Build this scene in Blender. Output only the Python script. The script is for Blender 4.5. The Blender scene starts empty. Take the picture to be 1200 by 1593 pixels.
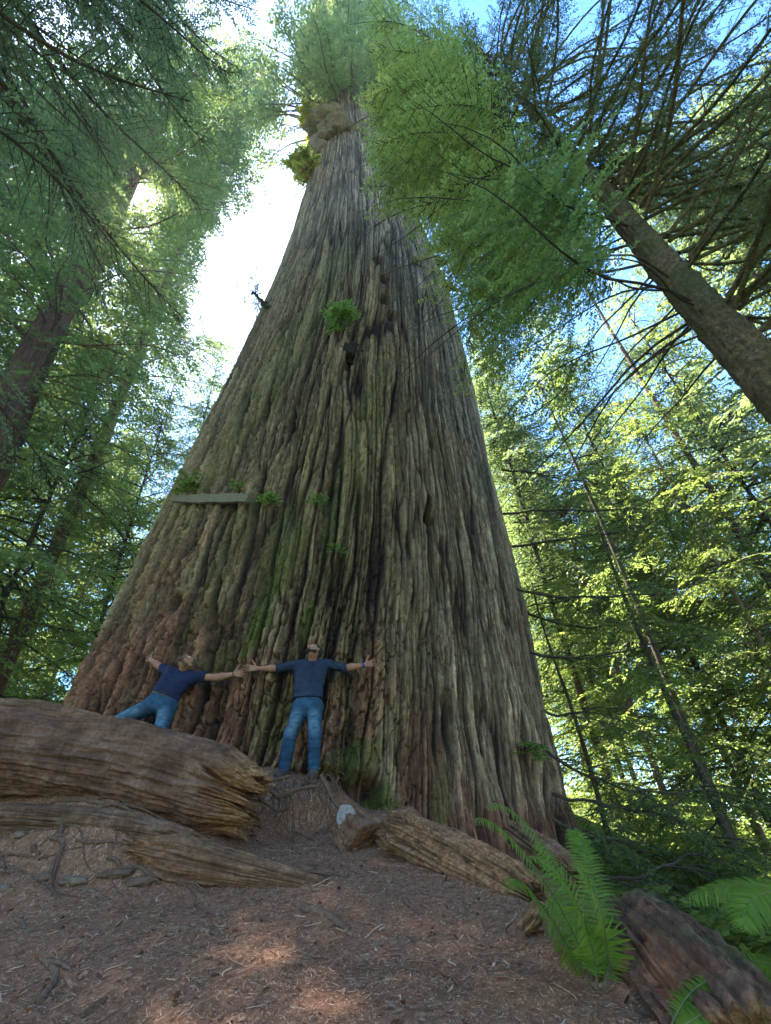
import bpy, math, numpy as np
from mathutils import Vector, Matrix

# ------------------------------------------------------------------ camera, light
F_PX, P_W, P_H = 750.0, 1200, 1593            # focal length in photo pixels
PIT = math.atan(750/985.7); ROL = math.atan(85/982.0)
CAM = np.array([0, 0, 1.1])
fw = np.array([0, math.cos(PIT), math.sin(PIT)]); up0 = np.array([0, -math.sin(PIT), math.cos(PIT)]); r0 = np.array([1., 0, 0])
RV = math.cos(ROL)*r0 - math.sin(ROL)*up0; UV = math.sin(ROL)*r0 + math.cos(ROL)*up0
scene = bpy.context.scene
cd = bpy.data.cameras.new('camera'); cam = bpy.data.objects.new('camera', cd); scene.collection.objects.link(cam)
cd.sensor_fit = 'VERTICAL'; cd.sensor_height = 36; cd.sensor_width = 27; cd.lens = F_PX/P_H*36
cd.clip_start = 0.05; cd.clip_end = 2000
M = Matrix(((RV[0], UV[0], -fw[0], CAM[0]), (RV[1], UV[1], -fw[1], CAM[1]), (RV[2], UV[2], -fw[2], CAM[2]), (0, 0, 0, 1)))
cam.matrix_world = M; scene.camera = cam

SUN_EL, SUN_AZ = math.radians(63.4), math.radians(-50.1)      # azimuth from +Y towards +X
sdir = np.array([math.sin(SUN_AZ)*math.cos(SUN_EL), math.cos(SUN_AZ)*math.cos(SUN_EL), math.sin(SUN_EL)])
w = bpy.data.worlds.new('World'); scene.world = w; w.use_nodes = True
wn = w.node_tree; wn.nodes.clear()
wo = wn.nodes.new('ShaderNodeOutputWorld'); wb = wn.nodes.new('ShaderNodeBackground'); sk = wn.nodes.new('ShaderNodeTexSky')
sk.sky_type = 'NISHITA'; sk.sun_disc = False; sk.sun_elevation = SUN_EL; sk.sun_rotation = SUN_AZ
sk.altitude = 100; sk.air_density = 1.0; sk.dust_density = 0.15; sk.ozone_density = 4.5
wb.inputs[1].default_value = 0.075
# the sun's own disc and its bright aureole in the sky
_tc = wn.nodes.new('ShaderNodeTexCoord'); _dp = wn.nodes.new('ShaderNodeVectorMath'); _dp.operation = 'DOT_PRODUCT'
_nm = wn.nodes.new('ShaderNodeVectorMath'); _nm.operation = 'NORMALIZE'; wn.links.new(_tc.outputs['Generated'], _nm.inputs[0]); wn.links.new(_nm.outputs[0], _dp.inputs[0]); _dp.inputs[1].default_value = sdir
def _wm(op, a, b):
    n = wn.nodes.new('ShaderNodeMath'); n.operation = op
    for i, v in enumerate((a, b)):
        if isinstance(v, (int, float)): n.inputs[i].default_value = v
        else: wn.links.new(v, n.inputs[i])
    return n.outputs[0]
_mx = _wm('MAXIMUM', _dp.outputs['Value'], 0.0)
_au = _wm('ADD', _wm('MULTIPLY', _wm('POWER', _mx, 5000.), 14.), _wm('MULTIPLY', _wm('POWER', _mx, 24.), 3.5))
_cb = wn.nodes.new('ShaderNodeCombineXYZ'); [wn.links.new(_au, _cb.inputs[i]) for i in range(3)]
_ad = wn.nodes.new('ShaderNodeVectorMath'); _ad.operation = 'ADD'; _hs = wn.nodes.new('ShaderNodeHueSaturation'); _hs.inputs['Saturation'].default_value = 1.3; wn.links.new(sk.outputs[0], _hs.inputs['Color']); wn.links.new(_hs.outputs[0], _ad.inputs[0]); wn.links.new(_cb.outputs[0], _ad.inputs[1])
wn.links.new(_ad.outputs[0], wb.inputs[0]); wn.links.new(wb.outputs[0], wo.inputs[0])
sl = bpy.data.lights.new('sun', 'SUN'); so = bpy.data.objects.new('sun', sl); scene.collection.objects.link(so)
sl.energy = 5.0; sl.angle = math.radians(0.53); sl.color = (1, .93, .8)
so.rotation_euler = Vector(sdir).to_track_quat('Z', 'Y').to_euler(); so.location = (-20, 20, 60)
scene.view_settings.view_transform = 'Standard'; scene.view_settings.look = 'None'
scene.view_settings.exposure = 3.2; scene.view_settings.gamma = 1
scene.render.engine = 'CYCLES'
cy_ = scene.cycles
cy_.use_denoising = True; cy_.max_bounces = 6; cy_.diffuse_bounces = 4; cy_.glossy_bounces = 2; cy_.transmission_bounces = 4
cy_.transparent_max_bounces = 4; cy_.caustics_reflective = False; cy_.caustics_refractive = False
cy_.sample_clamp_indirect = 1.5; cy_.volume_bounces = 0; cy_.use_adaptive_sampling = False

# ------------------------------------------------------------------ maths helpers
def ray(px, py):
    d = fw*F_PX + RV*(px-600) + UV*(796.5-py); return d/np.linalg.norm(d)
def aty(px, py, y):
    d = ray(px, py); return CAM + d*(y/d[1])
def ath(px, py, h):                                    # h = distance over the ground
    d = ray(px, py); return CAM + d*(h/math.hypot(d[0], d[1]))
def proj(p):
    d = np.asarray(p, float)-CAM; z = d@fw; z = np.where(z > .01, z, np.nan)
    return np.stack([600+F_PX*(d@RV)/z, 796.5-F_PX*(d@UV)/z], -1)
_r = np.random.RandomState(7); _perm = np.concatenate([_r.permutation(256)]*3).astype(np.int32)
_g3 = _r.normal(size=(256, 3)).astype(np.float32); _g3 /= np.linalg.norm(_g3, axis=1, keepdims=True)
_rv = _r.rand(256).astype(np.float32); _rv2 = _r.rand(256).astype(np.float32)
def noise2(x, y, s=0):
    x = np.asarray(x, np.float32); y = np.asarray(y, np.float32)
    xi = np.floor(x).astype(np.int32); yi = np.floor(y).astype(np.int32); xf = x-xi; yf = y-yi
    u = xf*xf*xf*(xf*(xf*6-15)+10); v = yf*yf*yf*(yf*(yf*6-15)+10)
    def g(a, b, dx, dy):
        h = _perm[(_perm[(a+s) & 255]+b) & 255]; G = _g3[h]; return G[..., 0]*dx+G[..., 1]*dy
    a = g(xi, yi, xf, yf); b = g(xi+1, yi, xf-1, yf); c = g(xi, yi+1, xf, yf-1); d = g(xi+1, yi+1, xf-1, yf-1)
    return ((a+(b-a)*u)+((c+(d-c)*u)-(a+(b-a)*u))*v)*1.6
def noise3(x, y, z, s=0):
    x = np.asarray(x, np.float32); y = np.asarray(y, np.float32); z = np.asarray(z, np.float32)
    xi = np.floor(x).astype(np.int32); yi = np.floor(y).astype(np.int32); zi = np.floor(z).astype(np.int32)
    xf = x-xi; yf = y-yi; zf = z-zi
    u = xf*xf*(3-2*xf); v = yf*yf*(3-2*yf); w_ = zf*zf*(3-2*zf)
    def g(a, b, c):
        h = _perm[(_perm[(_perm[(xi+a+s) & 255]+yi+b) & 255]+zi+c) & 255]; G = _g3[h]
        return G[..., 0]*(xf-a)+G[..., 1]*(yf-b)+G[..., 2]*(zf-c)
    L = lambda p, q, t: p+(q-p)*t
    return L(L(L(g(0,0,0), g(1,0,0), u), L(g(0,1,0), g(1,1,0), u), v), L(L(g(0,0,1), g(1,0,1), u), L(g(0,1,1), g(1,1,1), u), v), w_)*1.5
def fbm2(x, y, o=4, s=0):
    t = 0; a = 1.
    for i in range(o): t = t+a*noise2(np.asarray(x)*2**i, np.asarray(y)*2**i, s+i*17); a *= .5
    return t
def worley(x, y, s=0):                                   # F1, F2, cell id value
    x = np.asarray(x, np.float32); y = np.asarray(y, np.float32)
    xi = np.floor(x).astype(np.int32); yi = np.floor(y).astype(np.int32)
    f1 = np.full(x.shape, 9., np.float32); f2 = f1.copy(); cid = np.zeros(x.shape, np.float32)
    for i in (-1, 0, 1):
        for j in (-1, 0, 1):
            h = _perm[(_perm[(xi+i+s) & 255]+yi+j) & 255]
            dx = xi+i+_rv[h]-x; dy = yi+j+_rv2[h]-y; d = np.sqrt(dx*dx+dy*dy)
            c = d < f1; f2 = np.where(c, f1, np.minimum(f2, d)); f1 = np.where(c, d, f1); cid = np.where(c, _rv[(h*7+3) & 255], cid)
    return f1, f2, cid
def sstep(a, b, x):
    t = np.clip((np.asarray(x)-a)/(b-a), 0, 1); return t*t*(3-2*t)
def nrm(v): v = np.asarray(v, float); return v/np.maximum(np.linalg.norm(v, axis=-1, keepdims=True), 1e-9)

# ------------------------------------------------------------------ object helpers
COL = scene.collection
def mesh(name, V, Fq, mat=None, parent=None, smooth=True, attrs=None, tris=None):
    V = np.asarray(V, np.float32).reshape(-1, 3); me = bpy.data.meshes.new(name)
    Fq = np.zeros((0, 4), np.int32) if Fq is None else np.asarray(Fq, np.int32).reshape(-1, 4)
    tr = np.zeros((0, 3), np.int32) if tris is None else np.asarray(tris, np.int32).reshape(-1, 3)
    me.vertices.add(len(V)); me.vertices.foreach_set('co', V.ravel())
    nl = Fq.size+tr.size; me.loops.add(nl); me.loops.foreach_set('vertex_index', np.concatenate([Fq.ravel(), tr.ravel()]))
    me.polygons.add(len(Fq)+len(tr))
    st = np.concatenate([np.arange(len(Fq))*4, Fq.size+np.arange(len(tr))*3]).astype(np.int32)
    me.polygons.foreach_set('loop_start', st)
    me.update(calc_edges=True)
    me.polygons.foreach_set('use_smooth', np.full(len(Fq)+len(tr), smooth, bool))
    for k, a in (attrs or {}).items():
        at = me.attributes.new(k, 'FLOAT', 'POINT'); at.data.foreach_set('value', np.asarray(a, np.float32).ravel())
    if mat: me.materials.append(mat)
    o = bpy.data.objects.new(name, me); COL.objects.link(o)
    if parent: o.parent = parent
    return o
def tag(o, label=None, cat=None, group=None, kind=None):
    for k, v in (('label', label), ('category', cat), ('group', group), ('kind', kind)):
        if v: o[k] = v
    return o
def empty(name, loc=(0, 0, 0), rz=0):
    o = bpy.data.objects.new(name, None); COL.objects.link(o); o.location = [float(a) for a in loc]; o.rotation_euler[2] = rz
    o.empty_display_size = .2; return o
class MB:                                                # collects geometry of one mesh
    def __init__(s): s.V = []; s.Q = []; s.T = []; s.n = 0; s.A = []
    def add(s, V, Q=None, T=None, a=0.):
        V = np.asarray(V, np.float32).reshape(-1, 3)
        if Q is not None and len(Q): s.Q.append(np.asarray(Q).reshape(-1, 4)+s.n)
        if T is not None and len(T): s.T.append(np.asarray(T).reshape(-1, 3)+s.n)
        s.V.append(V); s.A.append(np.broadcast_to(np.asarray(a, np.float32), (len(V),))); s.n += len(V)
    def tube(s, pts, rad, k=6, a=0., noise=0., cap=True):
        pts = np.asarray(pts, float); n = len(pts); rad = np.broadcast_to(rad, (n,)).astype(float)
        t = nrm(np.gradient(pts, axis=0)); ref = np.array([0, 0, 1.]) if abs(t[:, 2]).mean() < .8 else np.array([1., 0, 0])
        u = nrm(np.cross(t, ref)); v = np.cross(t, u); an = np.arange(k)*2*math.pi/k
        V = pts[:, None]+rad[:, None, None]*(np.cos(an)[None, :, None]*u[:, None]+np.sin(an)[None, :, None]*v[:, None])
        if noise:
            q = V.reshape(-1, 3); f = .35/max(rad.mean(), .004)
            V = V+(noise*rad[:, None]*noise3(q[:, 0]*f, q[:, 1]*f, q[:, 2]*f).reshape(n, k))[..., None]*nrm(V-pts[:, None])
        i = np.arange(n-1)[:, None]*k; j = np.arange(k)[None]; j2 = (j+1) % k
        Q = np.stack([i+j, i+j2, i+k+j2, i+k+j], -1).reshape(-1, 4)
        V = V.reshape(-1, 3); T = None
        if cap:
            V = np.concatenate([V, pts[:1], pts[-1:]]); jj = np.arange(k)
            T = np.concatenate([np.stack([jj*0+n*k, (jj+1) % k, jj], 1), np.stack([jj*0+n*k+1, (n-1)*k+jj, (n-1)*k+(jj+1) % k], 1)])
        s.add(V, Q, T, a)
    def build(s, name, mat, parent=None, smooth=True, attr='v'):
        return mesh(name, np.concatenate(s.V), np.concatenate(s.Q) if s.Q else None, mat, parent, smooth, {attr: np.concatenate(s.A)}, np.concatenate(s.T) if s.T else None)

# ------------------------------------------------------------------ materials
class Mat:
    def __init__(s, name):
        s.m = bpy.data.materials.new(name); s.m.use_nodes = True; s.t = s.m.node_tree; s.t.nodes.clear()
        s.o = s.n('OutputMaterial'); s.b = s.n('BsdfPrincipled'); s.t.links.new(s.b.outputs[0], s.o.inputs[0])
        s.b.inputs['Specular IOR Level'].default_value = .2
    def n(s, ty, _ins=None, **kw):
        nd = s.t.nodes.new('ShaderNode'+ty)
        for k, v in kw.items(): setattr(nd, k, v)
        for k, v in (_ins or {}).items(): s.set(nd, k, v)
        return nd
    def set(s, nd, k, v):
        if isinstance(v, bpy.types.NodeSocket): s.t.links.new(v, nd.inputs[k])
        elif isinstance(v, bpy.types.Node): s.t.links.new(v.outputs[0], nd.inputs[k])
        else:
            if isinstance(v, tuple) and len(v) == 3 and nd.inputs[k].type == 'RGBA': v = v+(1,)
            nd.inputs[k].default_value = v
    def coord(s, scale=(1, 1, 1), kind='Object'):
        c = s.n('TexCoord'); mp = s.n('Mapping'); s.t.links.new(c.outputs[kind], mp.inputs[0]); mp.inputs['Scale'].default_value = scale; return mp.outputs[0]
    def noise(s, vec, scale, detail=4, rough=.6, dist=0.):
        return s.n('TexNoise', {'Vector': vec, 'Scale': scale, 'Detail': detail, 'Roughness': rough, 'Distortion': dist}).outputs[0]
    def ramp(s, fac, stops):
        r = s.n('ValToRGB', {0: fac}); e = r.color_ramp.elements
        for i, (p, c) in enumerate(stops):
            x = e[i] if i < 2 else e.new(p)
            x.position = p; x.color = (c if isinstance(c, tuple) else (c, c, c))+(1,)
        return r.outputs[0]
    def mix(s, fac, a, b, mode='MIX'):
        nd = s.n('Mix', data_type='RGBA', blend_type=mode)
        s.set(nd, 0, fac); s.set(nd, 6, a); s.set(nd, 7, b); return nd.outputs[2]
    def math(s, op, a, b=0., clamp=False):
        nd = s.n('Math', operation=op, use_clamp=clamp); s.set(nd, 0, a); s.set(nd, 1, b); return nd.outputs[0]
    def attr(s, name): return s.n('Attribute', attribute_name=name).outputs['Fac']
    def bump(s, h, strength=.5, dist=.02):
        nd = s.n('Bump', {'Strength': strength, 'Distance': dist, 'Height': h}); s.t.links.new(nd.outputs[0], s.b.inputs['Normal'])
    def done(s, col, rough=.9):
        s.set(s.b, 'Base Color', col); s.set(s.b, 'Roughness', rough); return s.m

def leaf_mat(name, dark, light, yellow, trans=.45, rough=.5):
    k = Mat(name); v = k.attr('v')
    c = k.ramp(v, [(0, dark), (.55, light), (1, yellow)])
    oi = k.n('ObjectInfo').outputs['Random']
    c = k.mix(k.math('MULTIPLY', oi, .25), c, yellow)
    k.set(k.b, 'Base Color', c); k.b.inputs['Roughness'].default_value = rough; k.b.inputs['Specular IOR Level'].default_value = .25
    tr = k.n('BsdfTranslucent', {'Color': k.mix(.5, c, k.mix(.5, c, (.55, .75, .12)), 'MIX')})
    ms = k.n('MixShader', {0: trans}); k.t.links.new(k.b.outputs[0], ms.inputs[1]); k.t.links.new(tr.outputs[0], ms.inputs[2])
    k.t.links.new(ms.outputs[0], k.o.inputs[0]); return k.m
def wood_mat(name, c1, c2, c3, sc=(3, 3, 3), scale=4., bump=.6, dist=.02, moss=None):
    k = Mat(name); v = k.coord(sc); n1 = k.noise(v, scale, 6, .65, .3); n2 = k.noise(v, scale*5, 4, .6)
    c = k.ramp(n1, [(.3, c1), (.5, c2), (.72, c3)]); c = k.mix(k.ramp(n2, [(.35, 0.), (.65, 1.)]), k.mix(.45, c, c1), c)
    if moss:
        mm = k.ramp(k.noise(k.coord(), 2.2, 5, .6), [(.45, 0.), (.6, 1.)]); c = k.mix(k.math('MULTIPLY', mm, moss[1]), c, moss[0])
    k.bump(k.math('ADD', n1, k.math('MULTIPLY', n2, .4)), bump, dist); return k.done(c)
# ------------------------------------------------------------------ the ground
def gh(x, y):
    x = np.asarray(x, float); y = np.asarray(y, float)
    b = .268*np.clip(y, -30, 6.6)+.06*np.clip(y-6.6, 0, 60)
    # soil bank under the fallen log on the left
    b = b+.46*sstep(-1.1, -2.6, x-.2*(y-5))*sstep(4.15, 4.75, y+.12*np.sin(x*2.3))*(1-sstep(6, 9, y))
    b = b+.2*sstep(-1.7, -3.2, x)*sstep(3.7, 4.2, y)*(1-sstep(6, 9, y))
    # rooty mound where the man stands
    b = b+.33*np.exp(-((x+1.28)/.6)**4)*sstep(5.68, 5.92, y+.06*np.sin(x*9)+.04*np.sin(x*23))*(1-sstep(7, 9, y))
    # the hill falls off on the right
    xe = np.interp(y, [-5, 2.2, 2.6, 3.4, 4.2, 5, 6, 8, 11, 20, 60], [1.9, .98, .8, .62, .42, .12, -.2, .3, 2.4, 8, 30])
    d = np.maximum(0, x-xe); b = b-(.30*sstep(0, .35, d)+.42*d)*(1-.0*y)
    b = np.where(d > 12, b+.42*(d-12)*.9, b)
    # and gently on the far left
    b = b+.05*fbm2(x*.7, y*.7, 4)+.012*fbm2(x*5, y*5, 3, 9)*(np.abs(x) < 12)
    return b
def build_ground():
    def axis(a, b, fine, lo, hi, n):
        m = np.arange(a, b, fine); g = np.geomspace(.02, 1, n)
        return np.concatenate([a-(g[::-1])*(a-lo), m, b+g*(hi-b)])
    xs = axis(-6.5, 3.2, .022, -150, 150, 60); ys = axis(1.3, 7.2, .018, -150, 150, 60)
    X, Y = np.meshgrid(xs, ys); Z = gh(X, Y)
    near = (np.abs(X+1) < 6) & (Y > 0) & (Y < 8)
    Z = Z+np.where(near, .006*noise2(X*22, Y*22, 5)+.004*noise2(X*55, Y*55, 8), 0)
    nx = len(xs); ny = len(ys); i = np.arange(ny-1)[:, None]*nx+np.arange(nx-1)[None]
    Q = np.stack([i, i+1, i+nx+1, i+nx], -1)
    k = Mat('duff'); v = k.coord(); n1 = k.noise(v, 1.3, 5); n2 = k.noise(v, 28, 5, .7); n3 = k.noise(v, 120, 3, .7)
    c = k.ramp(n2, [(.3, (.12, .053, .03)), (.5, (.29, .135, .078)), (.7, (.46, .25, .155))])
    c = k.mix(k.ramp(n1, [(.4, 0.), (.65, .6)]), c, (.3, .135, .078)); c = k.mix(k.math('MULTIPLY', n3, .5), c, (.06, .035, .025))
    # green undergrowth further out
    dd = k.n('VectorMath', {0: v, 1: (0., 4., 0.)}, operation='DISTANCE').outputs['Value']
    c = k.mix(k.ramp(k.math('DIVIDE', dd, 60.), [(.07, 0.), (.13, 1.)]), c, k.mix(n2, (.05, .09, .02), (.11, .15, .03)))
    k.bump(k.math('ADD', n2, k.math('MULTIPLY', n3, .5)), .7, .015)
    tag(mesh('ground', np.stack([X, Y, Z], -1), Q, k.done(c)), kind='structure')
build_ground()

# ------------------------------------------------------------------ the giant tree
CY = 11.3
ZK = [-3, 0, 1, 2, 3, 4, 5, 6, 7, 8, 10, 12, 14, 17, 20, 25, 30, 35, 40, 50, 60, 75]
CXK = [-2.6, -2.45, -2.35, -2.15, -1.98, -1.86, -1.71, -1.61, -1.5, -1.4, -1.25, -1.03, -.82, -.59, -.37, -.22, -.14, -.09, -.07, .11, .37, .9]
RK = [6.3, 5.6, 5.3, 5.05, 4.95, 4.92, 4.84, 4.78, 4.71, 4.62, 4.47, 4.34, 4.2, 4.01, 3.79, 3.37, 3.0, 2.67, 2.38, 2.05, 1.83, 1.6]
def big_disp(th, z):                                     # large folds of the trunk, zero-ish mean
    th = np.asarray(th, float); z = np.asarray(z, float)
    lo = np.exp(-np.maximum(z-1, 0)/7)
    d = (.16*lo+.05)*noise2(th*2.6+3.1, z*.09, 3)+(.10*lo+.045)*noise2(th*6.5+.12*z*lo, z*.16, 5)
    # flaring roots at the right foot, leaning down to the right
    r_ = sstep(6.5, 1.0, z)*sstep(-.15, .3, th)
    d = d+.16*r_*noise2((th+.11*(z-1))*7.5, z*.35, 21)
    # long crease between the two halves of the upper trunk
    cr = th-(.05+.004*(z-10)); d = d-.28*np.exp(-(cr/.035)**2)*sstep(10, 14, z)*(1-.5*sstep(20, 45, z))
    return d
def trunk_r(th, z): return np.interp(z, ZK, RK)+big_disp(th, z)
def trunk_p(th, z, off=0.):
    r = trunk_r(th, z)+off; return np.stack([np.interp(z, ZK, CXK)+r*np.sin(th), CY-r*np.cos(th), np.asarray(z)+0*r], -1)
def on_trunk(px, py):                                    # (theta, z) where a sight line meets the trunk
    d = ray(px, py); t = np.arange(4, 120, .02)[:, None]; p = CAM+d*t
    cx = np.interp(p[:, 2], ZK, CXK); dx = p[:, 0]-cx; dy = CY-p[:, 1]; th = np.arctan2(dx, dy)
    ins = np.hypot(dx, dy) < trunk_r(th, p[:, 2]); i = int(np.argmax(ins))
    if ins.any(): return float(th[i]), float(p[i, 2]), p[i]
    return on_trunk(px+(4 if px < 545 else -4), py)

def build_trunk():
    nf = 1400; a = math.radians(82)
    th = np.concatenate([np.linspace(-math.pi, -a, 60)[:-1], np.linspace(-a, a, nf), np.linspace(a, math.pi, 60)[1:]])
    el = np.linspace(math.radians(-22), math.radians(81.5), 1450); zz = 1.1+6.35*np.tan(el)
    zz = zz[zz < 56]; zz = np.append(zz, [60, 66, 75])
    TH, Z = np.meshgrid(th, zz); TH = TH.astype(np.float32); Z = Z.astype(np.float32)
    chunk = sstep(7.5, 3.5, Z+1.5*noise2(TH*3, Z*.3, 40))*sstep(.75, .3, TH+.15*noise2(TH*3, Z*.4, 41))       # blocky broken bark
    fibre = np.clip(sstep(.28, .5, TH+.12*noise2(TH*3, Z*.15, 42)-.1*sstep(14, 24, Z))+sstep(13, 26, Z), 0, 1)   # smooth stringy bark
    W = TH+.02*noise2(TH*5, Z*.22, 50)*(1-.5*fibre)+.006*noise2(TH*22, Z*1.1, 51)*(1-.6*fibre)+.03*noise2(TH*2, Z*.07, 52)
    # long furrows
    n = noise2(W*13, Z*.16, 60); fur = 1-np.clip(np.abs(n)*7, 0, 1)
    n2 = noise2(W*29, Z*.2, 61); fur2 = 1-np.clip(np.abs(n2)*5.5, 0, 1)
    f1, f2, cid = worley(W*21, Z*.24+.25*noise2(TH*9, Z, 62), 63); plate = 1-sstep(.01, .15, f2-f1)
    W4 = W*46+.5*noise2(TH*45, Z*4, 64)+.25*noise2(TH*130, Z*11, 67)
    g1, g2, gid = worley(W4, Z*2.2+.3*noise2(TH*60, Z*6, 68), 65); blk = 1-sstep(.01, .13, g2-g1)
    h1, h2, hid = worley(W*52+.2*noise2(TH*90, Z*3, 69), Z*.4, 66); strip = 1-sstep(.0, .2, h2-h1)
    k1, k2, kid = worley(W*95, Z*5.5, 88)
    D = big_disp(TH, Z)
    amp = .6+.4*sstep(14, 3, Z)
    D = D-amp*(.18*fur**1.6*(1-.6*fibre)+.085*fur2**1.4*(1-.3*fibre)+.08*plate*(1-.5*fibre)+(.01+.05*chunk)*blk+.035*strip*fibre)
    D = D+amp*(.07*(cid-.5)*(1-fibre*.7)+.07*(gid-.5)*(.25+.75*chunk)*(1-fibre)+.045*(hid-.5)*fibre+.045*(kid-.5)*(1-fibre))
    D = D+.018*noise2(W*110, Z*1.2, 70)+.013*noise2(W*210, Z*1.9, 71)*(1-.3*chunk)+.032*noise2(TH*60, Z*8, 72)*(1-fibre*.85)+.024*noise2(TH*140, Z*20, 73)*(1-fibre*.8)
    sc_, s2_, _ = worley(TH*60, Z*6.5, 77); knob = sstep(.3, .1, sc_)*(1-fibre)*sstep(3, 6, Z)*sstep(.1, -.3, TH)
    D = D-.05*knob*sstep(-.1, .5, noise2(TH*8, Z*.7, 78))
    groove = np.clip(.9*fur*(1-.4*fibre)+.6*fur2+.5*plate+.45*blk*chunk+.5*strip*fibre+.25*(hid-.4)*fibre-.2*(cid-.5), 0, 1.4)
    tone = np.clip(.5+.5*(cid-.5)*(1-.5*fibre)+.4*(kid-.5)*(1-fibre)+.3*(gid-.5)*chunk+.75*(hid-.5)*fibre+.35*noise2(W*210, Z*1.9, 71)+.25*noise2(TH*60, Z*8, 72), 0, 1)
    red = sstep(5.6, 2.6, Z+.9*noise2(TH*5, Z*.8, 80)+2.2*np.abs(TH+.55)-.8)*sstep(-.1, .45, .45+noise2(TH*9, Z*1.1, 81))
    red = np.maximum(red, .8*sstep(.25, .6, noise2(TH*11, Z*.6, 82))*sstep(8, 4, Z))
    red = np.maximum(red, sstep(2.2, 1.5, Z)*sstep(-.35, -.1, TH)); red = np.maximum(red, .9*sstep(8.5, 3.5, Z)*sstep(.15, -.3, TH)*sstep(-.4, .25, noise2(TH*7, Z*.8, 85)))
    moss = np.zeros_like(TH)
    for (px, py, rt, rz, s) in MOSS:
        t0, z0, _ = on_trunk(px, py)
        if t0 is None: continue
        q = ((TH-t0-.1*(Z-z0)*.3)/rt)**2+((Z-z0)/rz)**2
        moss = np.maximum(moss, s*sstep(1.4, .5, q+.7*noise2(TH*26, Z*3.2, 83)+.4*noise2(TH*70, Z*9, 84)))
    D = D+.02*moss
    # hollows, scars and burls
    hol = np.zeros_like(TH)
    for (px, py, rt, rz, dep) in HOLES:
        t0, z0, _ = on_trunk(px, py)
        if t0 is None: continue
        q = ((TH-t0+.02*noise2(TH*30, Z*2.5, 90))/rt)**2+((Z-z0)/rz)**2
        e = np.exp(-q**1.3); D = D-dep*e; hol = np.maximum(hol, e*(dep > 0))
        if dep > 0: D = D+.35*dep*np.exp(-(((TH-t0)/(rt*1.3))**2+((Z-z0-rz*1.25)/(rz*.5))**2))
    v = lambda q: q.ravel()
    r = np.interp(Z, ZK, RK)+D; cx = np.interp(Z, ZK, CXK)
    V = np.stack([cx+r*np.sin(TH), CY-r*np.cos(TH), Z+.0*Z], -1)
    nx = len(th); ny = len(zz); i = np.arange(ny-1)[:, None]*nx+np.arange(nx-1)[None]
    Q = np.stack([i, i+1, i+nx+1, i+nx], -1)
    pale = np.clip(fibre*sstep(.2, .9, TH+.3*noise2(TH*6, Z*.3, 86)+.6*sstep(9, 25, Z)), 0, 1)
    k = Mat('redwood_bark')
    vs = k.coord((1, 1, .18)); vi = k.coord()
    n1 = k.noise(vs, 3.5, 6, .65, .4); n2 = k.noise(vi, 9, 5, .7); n3 = k.noise(vi, 45, 4, .7); nf_ = k.noise(vs, 30, 4, .6)
    c = k.ramp(n1, [(.3, (.13, .078, .042)), (.5, (.245, .16, .086)), (.7, (.36, .25, .15))])
    c = k.mix(k.ramp(n2, [(.45, 0.), (.62, .8)]), c, (.235, .195, .078))          # lichen
    cp = k.ramp(nf_, [(.3, (.15, .105, .07)), (.5, (.36, .265, .18)), (.72, (.55, .43, .32))])
    c = k.mix(k.math('MULTIPLY', k.attr('pale'), .85), c, cp)  # grey-tan stringy bark, its colour also brightened to suggest grazing sun
    cr = k.ramp(n2, [(.3, (.10, .038, .022)), (.55, (.26, .10, .06)), (.75, (.36, .17, .105))])
    c = k.mix(k.math('MULTIPLY', k.attr('red'), .9), c, cr)
    c = k.mix(k.math('MULTIPLY', k.attr('groove'), .87, True), k.mix(1., c, k.ramp(k.attr('tone'), [(.1, .45), (.5, .95), (.9, 1.6)]), 'MULTIPLY'), (.035, .02, .014))  # furrows are browner bark, darkened further in colour as painted shade
    stk = k.noise(k.coord((1, 1, .035)), 26, 4, .65); c = k.mix(k.math('ADD', .35, k.math('MULTIPLY', k.attr('pale'), .65)), c, k.mix(1., c, k.ramp(stk, [(.32, .4), (.5, 1.), (.66, 1.5)]), 'MULTIPLY'))
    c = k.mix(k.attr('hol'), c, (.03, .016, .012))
    cm = k.ramp(n3, [(.3, (.04, .055, .012)), (.55, (.11, .14, .022)), (.75, (.19, .21, .04))])
    c = k.mix(k.math('MULTIPLY', k.attr('moss'), .85), c, cm)
    c = k.mix(k.ramp(n3, [(.3, .5), (.6, 0.)]), c, (.04, .03, .022))
    k.bump(k.math('ADD', nf_, k.math('ADD', n3, n2)), .8, .02)
    root = empty('giant_redwood', (-2.2, CY, 1.5))
    tag(root, 'enormous furrowed mossy redwood towering behind the two men', 'tree')
    V = V-np.array([-2.2, CY, 1.5])
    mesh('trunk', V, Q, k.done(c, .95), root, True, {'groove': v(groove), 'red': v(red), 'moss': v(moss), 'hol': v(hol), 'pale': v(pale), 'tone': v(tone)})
    return root, k.m
MOSS = [(400, 975, .028, .5, 1), (430, 900, .035, .7, .8), (455, 855, .05, .7, .55), (478, 965, .02, .35, .7), (440, 830, .06, 1, .4), (590, 1255, .03, .3, .9), (560, 1180, .05, .3, .6),
        (520, 1190, .04, .2, .5), (690, 1235, .03, .35, .5), (340, 1030, .05, .3, .35), (430, 1120, .05, .4, .4), (600, 1275, .05, .2, .8), (350, 870, .06, 1.5, .3), (560, 700, .08, 3, .35), (390, 620, .1, 4, .3), (500, 470, .1, 5, .3)]
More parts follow.
